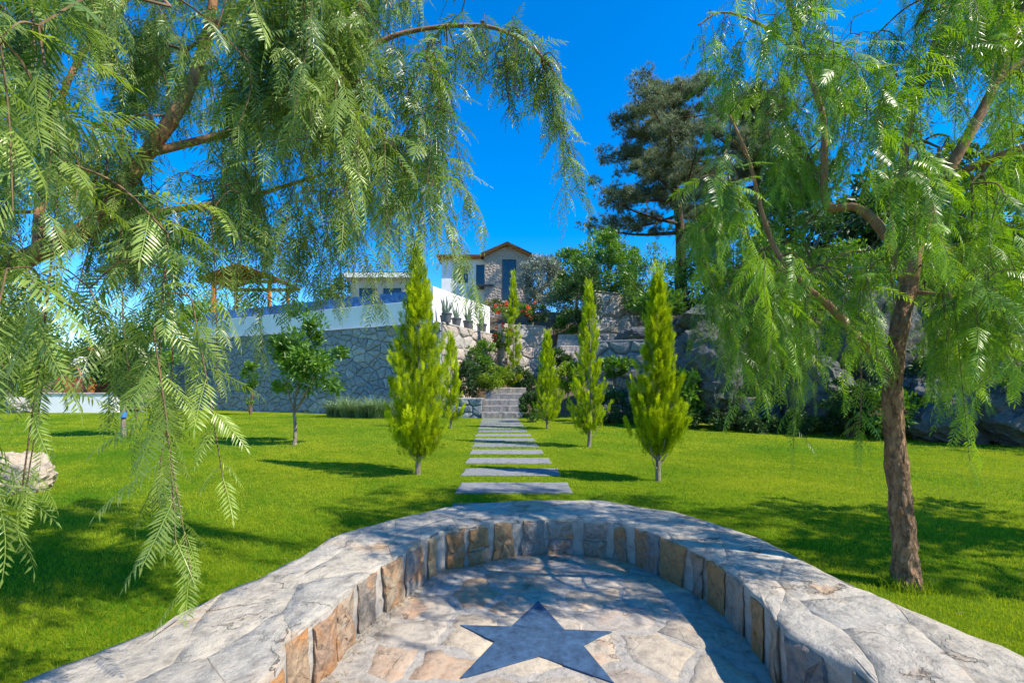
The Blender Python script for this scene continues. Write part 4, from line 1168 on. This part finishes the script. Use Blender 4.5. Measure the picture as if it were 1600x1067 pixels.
branch_tree('broad dark tree standing right of the rock bank, out past the lawn', (19.5, 8.2, 0), 3, (19.5, 8.2, 6.2), (3.4, 3.4, 3.6), 5000, .28, 'darkgreen', 127, .22, group=HT, clumps=60)
branch_tree('tall dark tree standing right of the long rock ledge', (24, 12.2, gz(24, 12.2)), 3, (24, 12.2, 8.2), (3.6, 3.4, 4.2), 5000, .28, 'darkgreen', 128, .22, group=HT, clumps=60)
# left background trees on flat ground
LT = 'background trees beyond the lawn'
branch_tree('yellow green tree at the far left lawn edge', (-30.2, 27, 0), 1.4, (-30.2, 27, 3.2), (2.3, 2.0, 2.4), 8500, .18, 'limegreen', 121, .14, group=LT, clumps=60)
branch_tree('dark bushy tree behind the brick oven', (-29, 32, 0), 1.4, (-28.5, 32, 3.0), (3.4, 2.4, 2.7), 6000, .24, 'darkgreen', 122, .16, group=LT, clumps=70)
branch_tree('leafy green tree beside the end of the retaining wall', (-22.5, 27.2, 0), 1.2, (-22.4, 27.2, 3.3), (1.9, 1.7, 2.9), 8000, .18, 'green', 123, .13, group=LT, clumps=60)
branch_tree('tall green tree beyond the timber gazebo', (-27, 41, 0), 3, (-27, 41, 6.5), (4.2, 3, 4.2), 6000, .32, 'green', 124, .25, group=LT, clumps=70)
branch_tree('dark green tree rising behind the flat roofed building', (-17, 47, 6), 2, (-17, 47, 10.6), (3.6, 3, 2.9), 5000, .32, 'darkgreen', 125, .25, group=LT, clumps=60)
branch_tree('green tree at the left beyond the dark bushy tree', (-36, 33, 0), 2, (-36, 33, 3.8), (4, 3, 3.6), 5000, .3, 'green', 126, .2, group=LT, clumps=60)

# ---------------------------------------------------------------- big pine
def pine(label, base, H, crown, seed, sc=1.0):
    rg = np.random.default_rng(seed); base = np.asarray(base, float)
    t = empty('pine_tree', base, label, 'pine tree', 'trees on the hillside')
    mt = MB()
    pts = smooth_path([base - np.array([0, 0, .3]), base + np.array([.05, 0, H * .3]), base + np.array([-.35 * sc, 0, H * .55]), base + np.array([-.55 * sc, 0, H * .78]), base + np.array([.2, 0, H * .97])], 30)
    rr = np.linspace(.40, .06, 30) * sc; tube(pts, rr, 10, mt)
    ends = []
    for (t0, ang, L, rise) in crown:
        L *= sc; rise *= sc
        k = int(t0 * 29); s = pts[k]; d = np.array([math.cos(ang), math.sin(ang), 0])
        e = s + d * L + np.array([0, 0, rise]); m = s + d * L * .5 + np.array([0, 0, rise * .35 - .15])
        bp = smooth_path([s, m, e], 12); tube(bp, np.linspace(max(.05, rr[k] * .45), .025, 12), 6, mt)
        for q in range(int(6 + L / sc * 3.0)):
            f = rg.uniform(.35, 1.05); j = min(11, int(f * 11)); o = rand_unit(rg, 1)[0] * np.array([1, 1, .55]) * rg.uniform(.3, 1.0) * (.5 * sc + .17 * L)
            o[2] = abs(o[2]) * .8 - .05
            ends.append(bp[j] + o)
            tube(smooth_path([bp[j], bp[j] + o * .5 + np.array([0, 0, .05]), bp[j] + o], 5), np.linspace(.022, .008, 5), 3, mt, cap=False)
    build(mt, 'trunk', M['pinebark'], t, smooth=True)
    ends = np.array(ends); m = len(ends)
    # a tuft: needles fanning out
    rgt = np.random.default_rng(5); V = []; Fc = []
    for q in range(12):
        d = rand_unit(rgt, 1)[0]; d[0] = abs(d[0]) * .9 + .25; d /= np.linalg.norm(d); s = np.cross(d, rand_unit(rgt, 1)[0]); s /= np.linalg.norm(s)
        k = len(V); V += [s * .045, -s * .045, d]; Fc.append((k, k + 1, k + 2))
    V, Fc = np.array(V), np.array(Fc)
    per = 19; k = np.repeat(np.arange(m), per); n = len(k)
    off = rand_unit(rg, n) * (rg.random(n) ** .5)[:, None] * np.array([.55, .55, .28]) * sc * rg.uniform(.6, 1.4, m)[k][:, None]
    pos = ends[k] + off
    dr = off + np.array([0, 0, .35]) + rand_unit(rg, n) * .3
    ct = rg.uniform(.1, .95, m)
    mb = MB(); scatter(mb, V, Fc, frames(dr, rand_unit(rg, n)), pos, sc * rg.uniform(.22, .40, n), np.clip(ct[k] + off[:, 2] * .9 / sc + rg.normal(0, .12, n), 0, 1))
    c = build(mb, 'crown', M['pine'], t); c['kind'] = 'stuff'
    return t
rg = np.random.default_rng(9)
cr = []
for q in range(46):
    t0 = .26 + .72 * (q / 45) ** .95
    ang = q * 2.399 + rg.uniform(-.4, .4)
    Lm = 7.2 * (1 - ((t0 - .26) / .74) ** 1.5 * .70)
    if math.sin(ang) < -.35 and rg.random() < .7: ang = -ang
    cr.append((t0, ang, Lm * rg.uniform(.5, 1.0), rg.uniform(.3, 1.6)))
pb = np.array([15.0, 40, gz(15.0, 40) - .1])
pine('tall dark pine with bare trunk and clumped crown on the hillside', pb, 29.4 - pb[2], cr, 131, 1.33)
cr2 = []
for q in range(34):
    t0 = .3 + .68 * (q / 33) ** .9; ang = q * 2.399 + rg.uniform(-.4, .4)
    cr2.append((t0, ang, 4.2 * (1 - ((t0 - .3) / .7) ** 1.6 * .7) * rg.uniform(.5, 1), rg.uniform(.2, 1.4)))
pb = np.array([17.4, 31, gz(17.4, 31) - .1])
pine('shorter pine behind the pepper tree, right of the tall pine', pb, 14, cr2, 132, 1.1)

# ---------------------------------------------------------------- pepper trees
def pepper_leaf(seed, pairs=9, detail=False):
    rg = np.random.default_rng(seed); V = []; Fc = []; T = []
    bend = rg.uniform(.12, .34); sway = rg.uniform(-.10, .10)
    def rach(s): return np.array([s, sway * s * s, -bend * s * s])
    def add(q, f, t): 
        k = len(V); V.extend(q); Fc.extend([tuple(k + x for x in g_) for g_ in f]); T.extend([t] * len(q))
    st = np.linspace(0, 1, 5)
    for a, b in zip(st[:-1], st[1:]):
        pa, pb_ = rach(a), rach(b); w = np.array([0, .006, 0]); w2 = w * .8
        add([pa - w, pa + w, pb_ + w2, pb_ - w2], [(0, 1, 2), (0, 2, 3)], .12)
    for q in range(pairs * 2 + 1):
        if q == pairs * 2: s, sg, L = 1.0, 0, .17
        else:
            s = .10 + .88 * ((q // 2) + .35 * (q % 2) + rg.uniform(-.1, .1)) / pairs; sg = 1 if q % 2 else -1
            L = (.31 - .16 * abs(s - .45) ** 1.3 - .10 * s) * rg.uniform(.85, 1.12)
        a = math.radians(rg.uniform(42, 60)) * sg
        d = np.array([math.cos(a), math.sin(a), -bend * s * 1.2 - rg.uniform(.05, .4)]); d /= np.linalg.norm(d)
        sd = np.cross(np.array([0, 0, 1.0]), d); sd /= np.linalg.norm(sd); sd = sd * math.cos(.5 * sg) + np.array([0, 0, 1]) * math.sin(.35 * sg) * rg.uniform(.2, 1)
        p0 = rach(min(s, 1)); w = .0150 if detail else .0205
        dp = np.array([0, 0, -.05]) * L
        tt = rg.uniform(-.08, .08)
        if detail:
            add([p0, p0 + d * L * .3 + sd * w, p0 + d * L * .65 + sd * w * .85 + dp * .6, p0 + d * L + dp * 2.5, p0 + d * L * .65 - sd * w * .85 + dp * .6, p0 + d * L * .3 - sd * w],
                [(0, 5, 1), (5, 4, 2), (5, 2, 1), (4, 3, 2)], tt)
        else:
            add([p0, p0 + d * L * .42 + sd * w, p0 + d * L + dp * 2, p0 + d * L * .42 - sd * w], [(0, 3, 2), (0, 2, 1)], tt)
    return np.array(V), np.array(Fc), np.array(T)
PL = [pepper_leaf(200 + s) for s in range(6)]
PLD = [pepper_leaf(300 + s, 14, True) for s in range(5)]

def pepper_tree(label, base, limbs, strands, mat, seed, bark_split, leaf_len, n_single=260, tint_mid=.45):
    rg = np.random.default_rng(seed); base = np.asarray(base, float)
    t = empty('pepper_tree', base, label, 'pepper tree')
    nodes = []; nrad = []
    for nm, pts, r0, r1, sides, bm in limbs:
        n = 150 if nm == 'trunk' else max(8, len(pts) * 6); p = smooth_path(pts, n); rr = np.linspace(r0, r1, n)
        if nm == 'trunk':
            rr = rr * (1 + .35 * np.exp(-np.linspace(0, 1, n) * 14)); 
        mbx = MB(); tube(p, rr * (1 + .04 * np.sin(np.linspace(0, 1, n) * 40)), sides, mbx)
        if nm == 'trunk':
            # rough flaking ridges
            V = mbx.V[0]; c = np.repeat(p, sides, axis=0); d = V - c
            zf = lambda z: max(.25, min(1, (1.25 - z) / .5))
            f = np.array([1 + zf(v[2]) * (.10 * nz(v[0] * 14, v[1] * 14, v[2] * 6) + .26 * max(0, nz(v[0] * 30, v[1] * 30, v[2] * 13) - .02) + .10 * nz(v[0] * 70, v[1] * 70, v[2] * 40)) for v in V]); mbx.V[0] = c + d * f[:, None]
        build(mbx, nm, M[bm], t, smooth=(nm != 'trunk'))
        if nm != 'trunk' : 
            nodes.append(p); nrad.append(rr)
    nodes = np.concatenate(nodes); nrad = np.concatenate(nrad)
    tw = MB(); gt = MB()
    LT_, LD, LN, LS, LTi = [], [], [], [], []
    d0 = [np.min(np.linalg.norm(nodes - np.asarray(q[0], float), axis=1)) for q in strands]
    for (a, b, thick) in [strands[q] for q in np.argsort(d0)]:
        a = np.asarray(a, float); b = np.asarray(b, float)
        # connect to a limb: prefer nodes above / near
        dv = nodes - a; cost = np.linalg.norm(dv, axis=1) + .5 * np.clip(-(dv[:, 2]), 0, None)
        k = int(np.argmin(cost)); s = nodes[k]; D = np.linalg.norm(a - s)
        mid = (s + a) / 2 + np.array([0, 0, .16 * D]) + rg.normal(0, .05, 3) * D
        c = smooth_path([s, mid, a], 9) if D > .05 else np.array([s, a])
        nodes = np.vstack([nodes, c[2:]]); nrad = np.concatenate([nrad, np.full(len(c[2:]), max(.004, nrad[k] * .55))])
        hang = smooth_path([a, a * .6 + b * .4 + rg.normal(0, .03, 3), b], 12)
        full = np.vstack([c[:-1], hang])
        r = np.linspace(min(.010 + .006 * D, nrad[k] * .7), .0016, len(full))
        tube(full, r * thick, 4, tw, cap=False)
        # leaves along the hanging part and the last half of the connecting part
        seg = np.vstack([c[len(c) // 3:-1], hang]); ds = np.concatenate(([0], np.cumsum(np.linalg.norm(np.diff(seg, axis=0), axis=1))))
        Ls = ds[-1]; m = max(4, int(Ls / rg.uniform(.034, .05)))
        q = np.sort(rg.uniform(0, Ls, m)); pos = np.stack([np.interp(q, ds, seg[:, x]) for x in range(3)], 1)
        ph = np.arange(m) * 2.4 + rg.uniform(0, 6.28) + rg.normal(0, .3, m)
        al = np.radians(rg.uniform(20, 92, m)) * (1.08 - .5 * q / Ls)
        d = np.stack([np.cos(ph) * np.sin(al), np.sin(ph) * np.sin(al), -np.cos(al)], 1) + rg.normal(0, .10, (m, 3))
        nr = np.stack([np.cos(ph) * np.cos(al), np.sin(ph) * np.cos(al), np.sin(al)], 1) + rg.normal(0, .25, (m, 3))
        st = np.clip(tint_mid + rg.normal(0, .26), 0, 1)
        LT_.append(pos); LD.append(d); LN.append(nr)
        LS.append(leaf_len * rg.uniform(.6, 1.2, m) * np.clip(1.15 - .35 * q / Ls, .6, 1.2)); LTi.append(np.clip(st + .25 * q / Ls + rg.normal(0, .13, m), 0, 1))
    build(tw, 'twigs', M['twig'], t)['kind'] = 'stuff'
    pos = np.concatenate(LT_); R = frames(np.concatenate(LD), np.concatenate(LN)); S = np.concatenate(LS); Ti = np.concatenate(LTi)
    # the leaves that show largest in the photograph are separate parts
    ok = (pos[:, 1] > .6); px = CX + F * pos[:, 0] / np.maximum(pos[:, 1], .1); py = HY - F * (pos[:, 2] - CAM_H) / np.maximum(pos[:, 1], .1)
    ok &= (px > 0) & (px < 1600) & (py > 0) & (py < 1067)
    big = np.where(ok, S / np.maximum(pos[:, 1], .1), 0); order = np.argsort(-big); single = order[:n_single]
    rest = np.ones(len(pos), bool); rest[single] = False
    mb = MB(); sel = rg.integers(0, len(PL), len(pos))
    for q in range(len(PL)):
        m = rest & (sel == q); scatter(mb, PL[q][0], PL[q][1], R[m], pos[m], S[m], Ti[m], PL[q][2])
    c = build(mb, 'crown', M[mat], t); c['kind'] = 'stuff'
    # shared meshes for the single leaves: variants x tints
    shared = {}
    from mathutils import Matrix
    for k in single:
        v = int(rg.integers(0, len(PLD))); ti = int(np.clip(Ti[k] * 4, 0, 3))
        if (v, ti) not in shared:
            ml = MB(); ml.add(PLD[v][0], PLD[v][1], np.clip(ti / 3 * .9 + .05 + PLD[v][2], 0, 1)); me = ml.mesh('leaf'); me.materials.append(M[mat]); shared[(v, ti)] = me
        o = bpy.data.objects.new('leaf', shared[(v, ti)]); COL.objects.link(o); o.parent = t
        Mx = Matrix([list(R[k][r] * S[k]) for r in range(3)]).to_4x4(); Mx.translation = Vector(pos[k] - base)
        o.matrix_local = Mx
    print('pepper leaves', len(pos), 'tris', sum(len(l) for l in mb.S))
    return t

# left tree: trunk stands left of the picture, limbs arch into it
LBASE = np.array([-3.9, 2.7, 0.0])
limbs = [
    ('trunk', [LBASE - np.array([0, 0, .1]), LBASE + np.array([.05, .02, .9]), P(-120, 480, 2.75)], .17, .13, 44, 'pepbark'),
    ('limb', [P(-120, 480, 2.75), P(60, 395, 2.8), P(150, 345, 2.85), P(230, 240, 2.95), P(290, 150, 3.0), P(325, 50, 3.1), P(345, -80, 3.2), P(380, -220, 3.3)], .062, .018, 10, 'pepbark_smooth'),
    ('limb', [P(230, 240, 2.95), P(330, 215, 3.1), P(420, 190, 3.1), P(490, 150, 3.1), P(545, 100, 3.1), P(620, 55, 3.1), P(735, 40, 3.1), P(800, 55, 3.05), P(850, 92, 3.0), P(882, 145, 3.0)], .028, .005, 8, 'pepbark_smooth'),
    ('limb', [P(325, 50, 3.1), P(430, -30, 3.0), P(540, -70, 2.9), P(650, -60, 2.9), P(740, 0, 2.9)], .024, .006, 8, 'pepbark_smooth'),
    ('limb', [P(-120, 480, 2.75), P(-110, 250, 2.3), P(-60, 20, 2.0), P(60, -80, 1.85), P(190, -70, 1.75), P(265, 10, 1.65)], .024, .006, 8, 'pepbark_smooth'),
    ('limb', [P(150, 345, 2.85), P(260, 330, 3.2), P(380, 310, 3.5), P(480, 280, 3.6), P(580, 250, 3.6), P(660, 240, 3.5)], .026, .006, 8, 'pepbark_smooth'),
    ('limb', [P(60, 395, 2.8), P(70, 250, 3.4), P(120, 100, 3.8), P(220, -20, 4.0), P(330, -90, 4.1)], .035, .008, 8, 'pepbark_smooth'),
]
rg = np.random.default_rng(41)
bx = [-150, -50, 60, 150, 250, 400, 470, 560, 640, 690, 720, 740, 760, 880]; by = [600, 600, 540, 500, 470, 440, 460, 480, 420, 360, 320, 230, 150, 140]
strands = []
while len(strands) < 580:
    xc = rg.uniform(-170, 715); ybc = np.interp(xc, bx, by); yc0 = rg.uniform(-190, ybc - 95)
    if 105 < xc < 205 and 0 < yc0 < 170: continue
    Yc = rg.uniform(2.15, 3.9) if xc > 60 else rg.uniform(1.7, 3.6)
    for _ in range(int(rg.integers(5, 10))):
        Y = Yc + rg.normal(0, .10); x = xc + rg.normal(0, 62 / Yc); y0 = yc0 + rg.normal(0, 70 / Yc); yb = np.interp(x, bx, by)
        L = rg.uniform(.25, .8); ybt = min(y0 + L * F / Y, yb + rg.uniform(-60, 30))
        if ybt - y0 < 45: continue
        strands.append((P(x, y0, Y), P(x + rg.normal(8, .16 * (ybt - y0) + 8), ybt, Y + rg.normal(0, .08)), 1.0))
for q in range(26):
    x = rg.uniform(690, 872); y0 = np.interp(x, [690, 740, 800, 850, 880], [45, 42, 57, 94, 140]) + rg.uniform(-35, 14)
    Y = rg.uniform(2.9, 3.15); strands.append((P(x, y0, Y), P(x + rg.normal(6, 6), y0 + rg.uniform(50, 110), Y), 1.0))
for (xa, ya, xb, yb_, Y, th) in ((262, 365, 300, 905, 1.62, 1.6), (258, 420, 245, 770, 1.7, 1.2), (300, 470, 352, 770, 1.8, 1.2), (240, 520, 275, 850, 1.55, 1.2), (95, 250, 35, 760, 1.45, 1.5), (60, 430, 40, 770, 1.5, 1.2), (10, 420, 0, 800, 1.35, 1.2),
                                (140, 450, 170, 660, 1.7, 1.2), (0, 60, 20, 330, 1.25, 1.2), (60, 40, 70, 330, 1.35, 1.2), (200, 380, 215, 660, 1.9, 1.1), (330, 330, 340, 640, 2.1, 1.1), (395, 300, 410, 560, 2.4, 1),
                                (850, 92, 905, 300, 3.0, 1.2), (862, 105, 925, 330, 3.0, 1.0), (882, 145, 885, 330, 3.0, 1.0), (845, 88, 880, 230, 3.05, 1), (690, 270, 748, 475, 2.9, 1.1), (672, 250, 720, 400, 2.95, 1), (705, 250, 765, 370, 2.95, 1), (640, 250, 668, 400, 3.0, 1), (600, 200, 610, 420, 2.9, 1), (520, 250, 535, 470, 2.8, 1.1)):
    strands.append((P(xa, ya, Y), P(xb, yb_, Y), th))
pepper_tree('weeping pepper tree arching in from outside the left lawn, hanging feathery strands', LBASE, limbs, strands, 'pepper_l', 141, None, .225, 290, .46)

# right tree
RB = G(1420, 917)
YR = 3.2
limbs = [
    ('trunk', [RB - np.array([0, 0, .1]), P(1409, 800, 3.18), P(1399, 700, 3.2), P(1394, 600, 3.2), P(1404, 520, 3.2), P(1420, 450, 3.22)], .070, .050, 44, 'pepbark'),
    ('limb', [P(1404, 640, 3.22), P(1394, 585, 3.2), P(1340, 525, 3.15), P(1300, 482, 3.1), P(1250, 440, 3.1), P(1212, 390, 3.1), P(1190, 330, 3.1), P(1170, 250, 3.1), P(1140, 180, 3.1)], .036, .007, 9, 'pepbark_smooth'),
    ('limb', [P(1420, 450, 3.22), P(1395, 385, 3.3), P(1345, 327, 3.4), P(1292, 320, 3.5), P(1288, 250, 3.5), P(1285, 180, 3.5), P(1255, 90, 3.5), P(1225, -20, 3.5), P(1190, -120, 3.5)], .040, .009, 9, 'pepbark_smooth'),
    ('limb', [P(1420, 450, 3.22), P(1438, 360, 3.2), P(1475, 280, 3.15), P(1520, 200, 3.1), P(1555, 130, 3.1), P(1590, 40, 3.1), P(1640, -90, 3.1)], .050, .016, 10, 'pepbark_smooth'),
    ('limb', [P(1438, 360, 3.2), P(1410, 270, 3.4), P(1425, 180, 3.5), P(1450, 100, 3.5), P(1475, 0, 3.5), P(1490, -130, 3.5)], .034, .010, 9, 'pepbark_smooth'),
    ('limb', [P(1420, 455, 3.22), P(1500, 462, 3.0), P(1600, 445, 2.9), P(1760, 440, 2.9)], .016, .006, 7, 'pepbark_smooth'),
    ('limb', [P(1555, 130, 3.1), P(1680, 40, 3.0), P(1850, -30, 2.9), P(2050, -30, 2.8)], .03, .008, 8, 'pepbark_smooth'),
    ('limb', [P(1475, 280, 3.15), P(1600, 230, 2.7), P(1800, 180, 2.4), P(2100, 160, 2.2)], .03, .008, 8, 'pepbark_smooth'),
    ('limb', [P(1255, 90, 3.5), P(1190, 40, 3.6), P(1130, 20, 3.6), P(1090, 40, 3.6)], .014, .005, 7, 'pepbark_smooth'),
]
rg = np.random.default_rng(43)
bx = [1050, 1090, 1150, 1230, 1300, 1350, 1420, 1500, 1550, 1620, 2100]; by = [520, 560, 600, 670, 660, 670, 560, 690, 630, 560, 520]
tx = [1050, 1090, 1130, 1170, 1250, 2200]; ty = [330, 230, 170, -40, -200, -260]
strands = []
while len(strands) < 520:
    xc = 1045 + 650 * rg.random() ** .72; ybc = np.interp(xc, bx, by); yt = np.interp(xc, tx, ty); yc0 = rg.uniform(yt, ybc - 100)
    if xc < 1180 and rg.random() < .35: continue
    Yc = rg.uniform(2.55, 4.3)
    for _ in range(int(rg.integers(4, 9))):
        Y = Yc + rg.normal(0, .10); x = xc + rg.normal(0, 70 / Yc); y0 = yc0 + rg.normal(0, 80 / Yc); yb = np.interp(x, bx, by)
        if x < 1045 or (1365 < x < 1445 and y0 > 400 and rg.random() < .8): continue
        L = rg.uniform(.2, .62); ybt = min(y0 + L * F / Y, yb + rg.uniform(-50, 40))
        if ybt - y0 < 35: continue
        strands.append((P(x, y0, Y), P(x + rg.normal(0, .2 * (ybt - y0) + 10), ybt, Y + rg.normal(0, .10)), 1.0))
nlow = len(strands) + 62
while len(strands) < nlow:
    xc = rg.uniform(1085, 1365) if rg.random() < .68 else rg.uniform(1440, 1620); yc0 = rg.uniform(380, 560); Yc = rg.uniform(2.6, 3.7)
    for _ in range(int(rg.integers(4, 8))):
        Y = Yc + rg.normal(0, .08); x = xc + rg.normal(0, 60 / Yc); y0 = yc0 + rg.normal(0, 60 / Yc); yb = np.interp(x, bx, by)
        if 1362 < x < 1440 or (1275 < x < 1370 and y0 > 430 and rg.random() < .6): continue
        ybt = min(y0 + rg.uniform(.2, .55) * F / Y, yb + rg.uniform(-40, 40))
        if ybt - y0 < 35: continue
        strands.append((P(x, y0, Y), P(x + rg.normal(6, .2 * (ybt - y0) + 8), ybt, Y + rg.normal(0, .08)), 1.0))
# crown beyond the right edge of the picture and above it
nlow = len(strands) + 60
while len(strands) < nlow:
    x = rg.uniform(2.6, 6.8); y = rg.uniform(1.4, 4.4); z = rg.uniform(2.2, 4.6)
    if x < 4.2 and y < 2.6 and rg.random() < .75: continue
    if CX + F * x / y < 1620 and z < 3.9: continue
    strands.append(((x, y, z), (x + rg.normal(0, .05), y + rg.normal(0, .05), z - rg.uniform(.35, .8)), 1.0))
for (xa, ya, xb, yb_, Y, th) in ((1108, 15, 1118, 160, 3.6, 1), (1095, 40, 1105, 240, 3.6, .9), (1130, 30, 1135, 140, 3.6, 1), (1490, 470, 1515, 720, 2.7, 1.1), (1480, 520, 1500, 660, 2.8, 1), (1230, 560, 1240, 700, 2.9, 1), (1345, 560, 1340, 690, 2.9, 1), (1585, 60, 1590, 300, 2.6, 1), (1560, 300, 1575, 520, 2.6, 1)):
    strands.append((P(xa, ya, Y), P(xb, yb_, Y), th))
pepper_tree('pepper tree with flaking forked trunk standing on the lawn beside the bench', RB, limbs, strands, 'pepper_r', 142, None, .205, 290, .5)

# ---------------------------------------------------------------- grass blades
def grass(y0, y1, dens, hgt, wid, seed, name):
    rg = np.random.default_rng(seed)
    area = 0; P_ = []
    for a, b in zip(np.linspace(y0, y1, 13)[:-1], np.linspace(y0, y1, 13)[1:]):
        hw = 1.16 * b + .6; n = int(2 * hw * (b - a) * dens)
        P_.append(np.stack([rg.uniform(-hw, hw, n), rg.uniform(a, b, n)], 1))
    p = np.concatenate(P_)
    keep = ground_z(p[:, 0], p[:, 1]) < .01
    nr = (np.abs(p[:, 0]) < 3) & (p[:, 1] < 5.6)
    ins = np.zeros(len(p), bool); ins[nr] = in_poly(p[nr, 0], p[nr, 1], outer_poly)
    keep &= ~ins
    for (cx_, cy_, w, d) in slabs: keep &= ~((np.abs(p[:, 0] - cx_) < w / 2 - .03 - .03 * np.sin(p[:, 1] * 23)) & (np.abs(p[:, 1] - cy_) < d / 2 - .022 - .02 * np.sin(p[:, 0] * 17 + cy_)))
    p = p[keep]; n = len(p)
    a = rg.uniform(0, 6.28, n); h = hgt * rg.uniform(.5, 1.2, n); ln = rg.uniform(0, .9, n) * h; b = rg.uniform(0, 6.28, n)
    s = np.stack([np.cos(a), np.sin(a)], 1) * wid / 2
    V = np.empty((n, 3, 3))
    V[:, 0, :2] = p - s; V[:, 1, :2] = p + s; V[:, 0:2, 2] = -.002
    V[:, 2, :2] = p + np.stack([np.cos(b), np.sin(b)], 1) * ln[:, None]; V[:, 2, 2] = h
    mb = MB()
    pn = .30 * np.exp(-((np.abs(p[:, 0] + .1 + .04 * (p[:, 1] - 6.3)) - .95) / .30) ** 2) * (p[:, 1] > 5)
    rk = np.random.default_rng(99)
    for f_, a_ in ((.35, .10), (.8, .10), (1.7, .09), (3.1, .08), (6.0, .07), (11.0, .06), (19., .05)):
        for _ in range(3):
            th_ = rk.uniform(0, 6.28); q_ = rk.uniform(0, 6.28); w_ = rk.uniform(.7, 1.3) * f_
            pn = pn + 1.35 * a_ * np.sin((p[:, 0] * math.cos(th_) + p[:, 1] * math.sin(th_)) * w_ * 2 + q_ + 1.3 * np.sin(p[:, 0] * w_ * .7 + p[:, 1] * w_ * .5 + q_ * 2))
    mb.add(V.reshape(-1, 3), np.arange(3 * n).reshape(-1, 3), np.repeat(np.clip(rg.normal(.48, .20, n) + pn, 0, 1), 3))
    o = build(mb, name, M['blade'], origin=(0, 0, 0)); tag(o, 'short mown green grass blades of the lawn', 'grass', kind='stuff')
    return n
rgq = np.random.default_rng(77)
mb = MB(); m_ = 700
lp = np.stack([rgq.uniform(-6, 7, m_), rgq.uniform(2.2, 10, m_), np.full(m_, .026)], 1)
ok_ = ~(in_poly(lp[:, 0], lp[:, 1], outer_poly)); lp = lp[ok_]; m_ = len(lp)
ag = rgq.uniform(0, 6.28, m_)
scatter(mb, tV, tF, frames(np.stack([np.cos(ag), np.sin(ag), rgq.normal(0, .3, m_)], 1), np.tile([[0, 0, 1.0]], (m_, 1)) + rgq.normal(0, .3, (m_, 3))), lp, rgq.uniform(.02, .06, m_), rgq.uniform(0, 1, m_))
lo2 = build(mb, 'fallen_leaves', M['dry']); tag(lo2, 'dry fallen leaflets scattered on the mown lawn', 'fallen leaves', kind='stuff')
tb = grass_clump('longer grass tuft growing round the foot of the forked pepper trunk', RB * np.array([1, 1, 0]), 520, .17, .8, 91, 'blade', .20)
n1 = grass(1.6, 5.0, 6800, .030, .0042, 1, 'grass')
n2 = grass(5.0, 10.0, 1700, .032, .0078, 2, 'grass')
n3 = grass(10.0, 24.0, 260, .035, .019, 3, 'grass')
print('blades', n1, n2, n3)
tot = sum(len(o.data.polygons) for o in bpy.data.objects if o.type == 'MESH')
print('faces', tot)
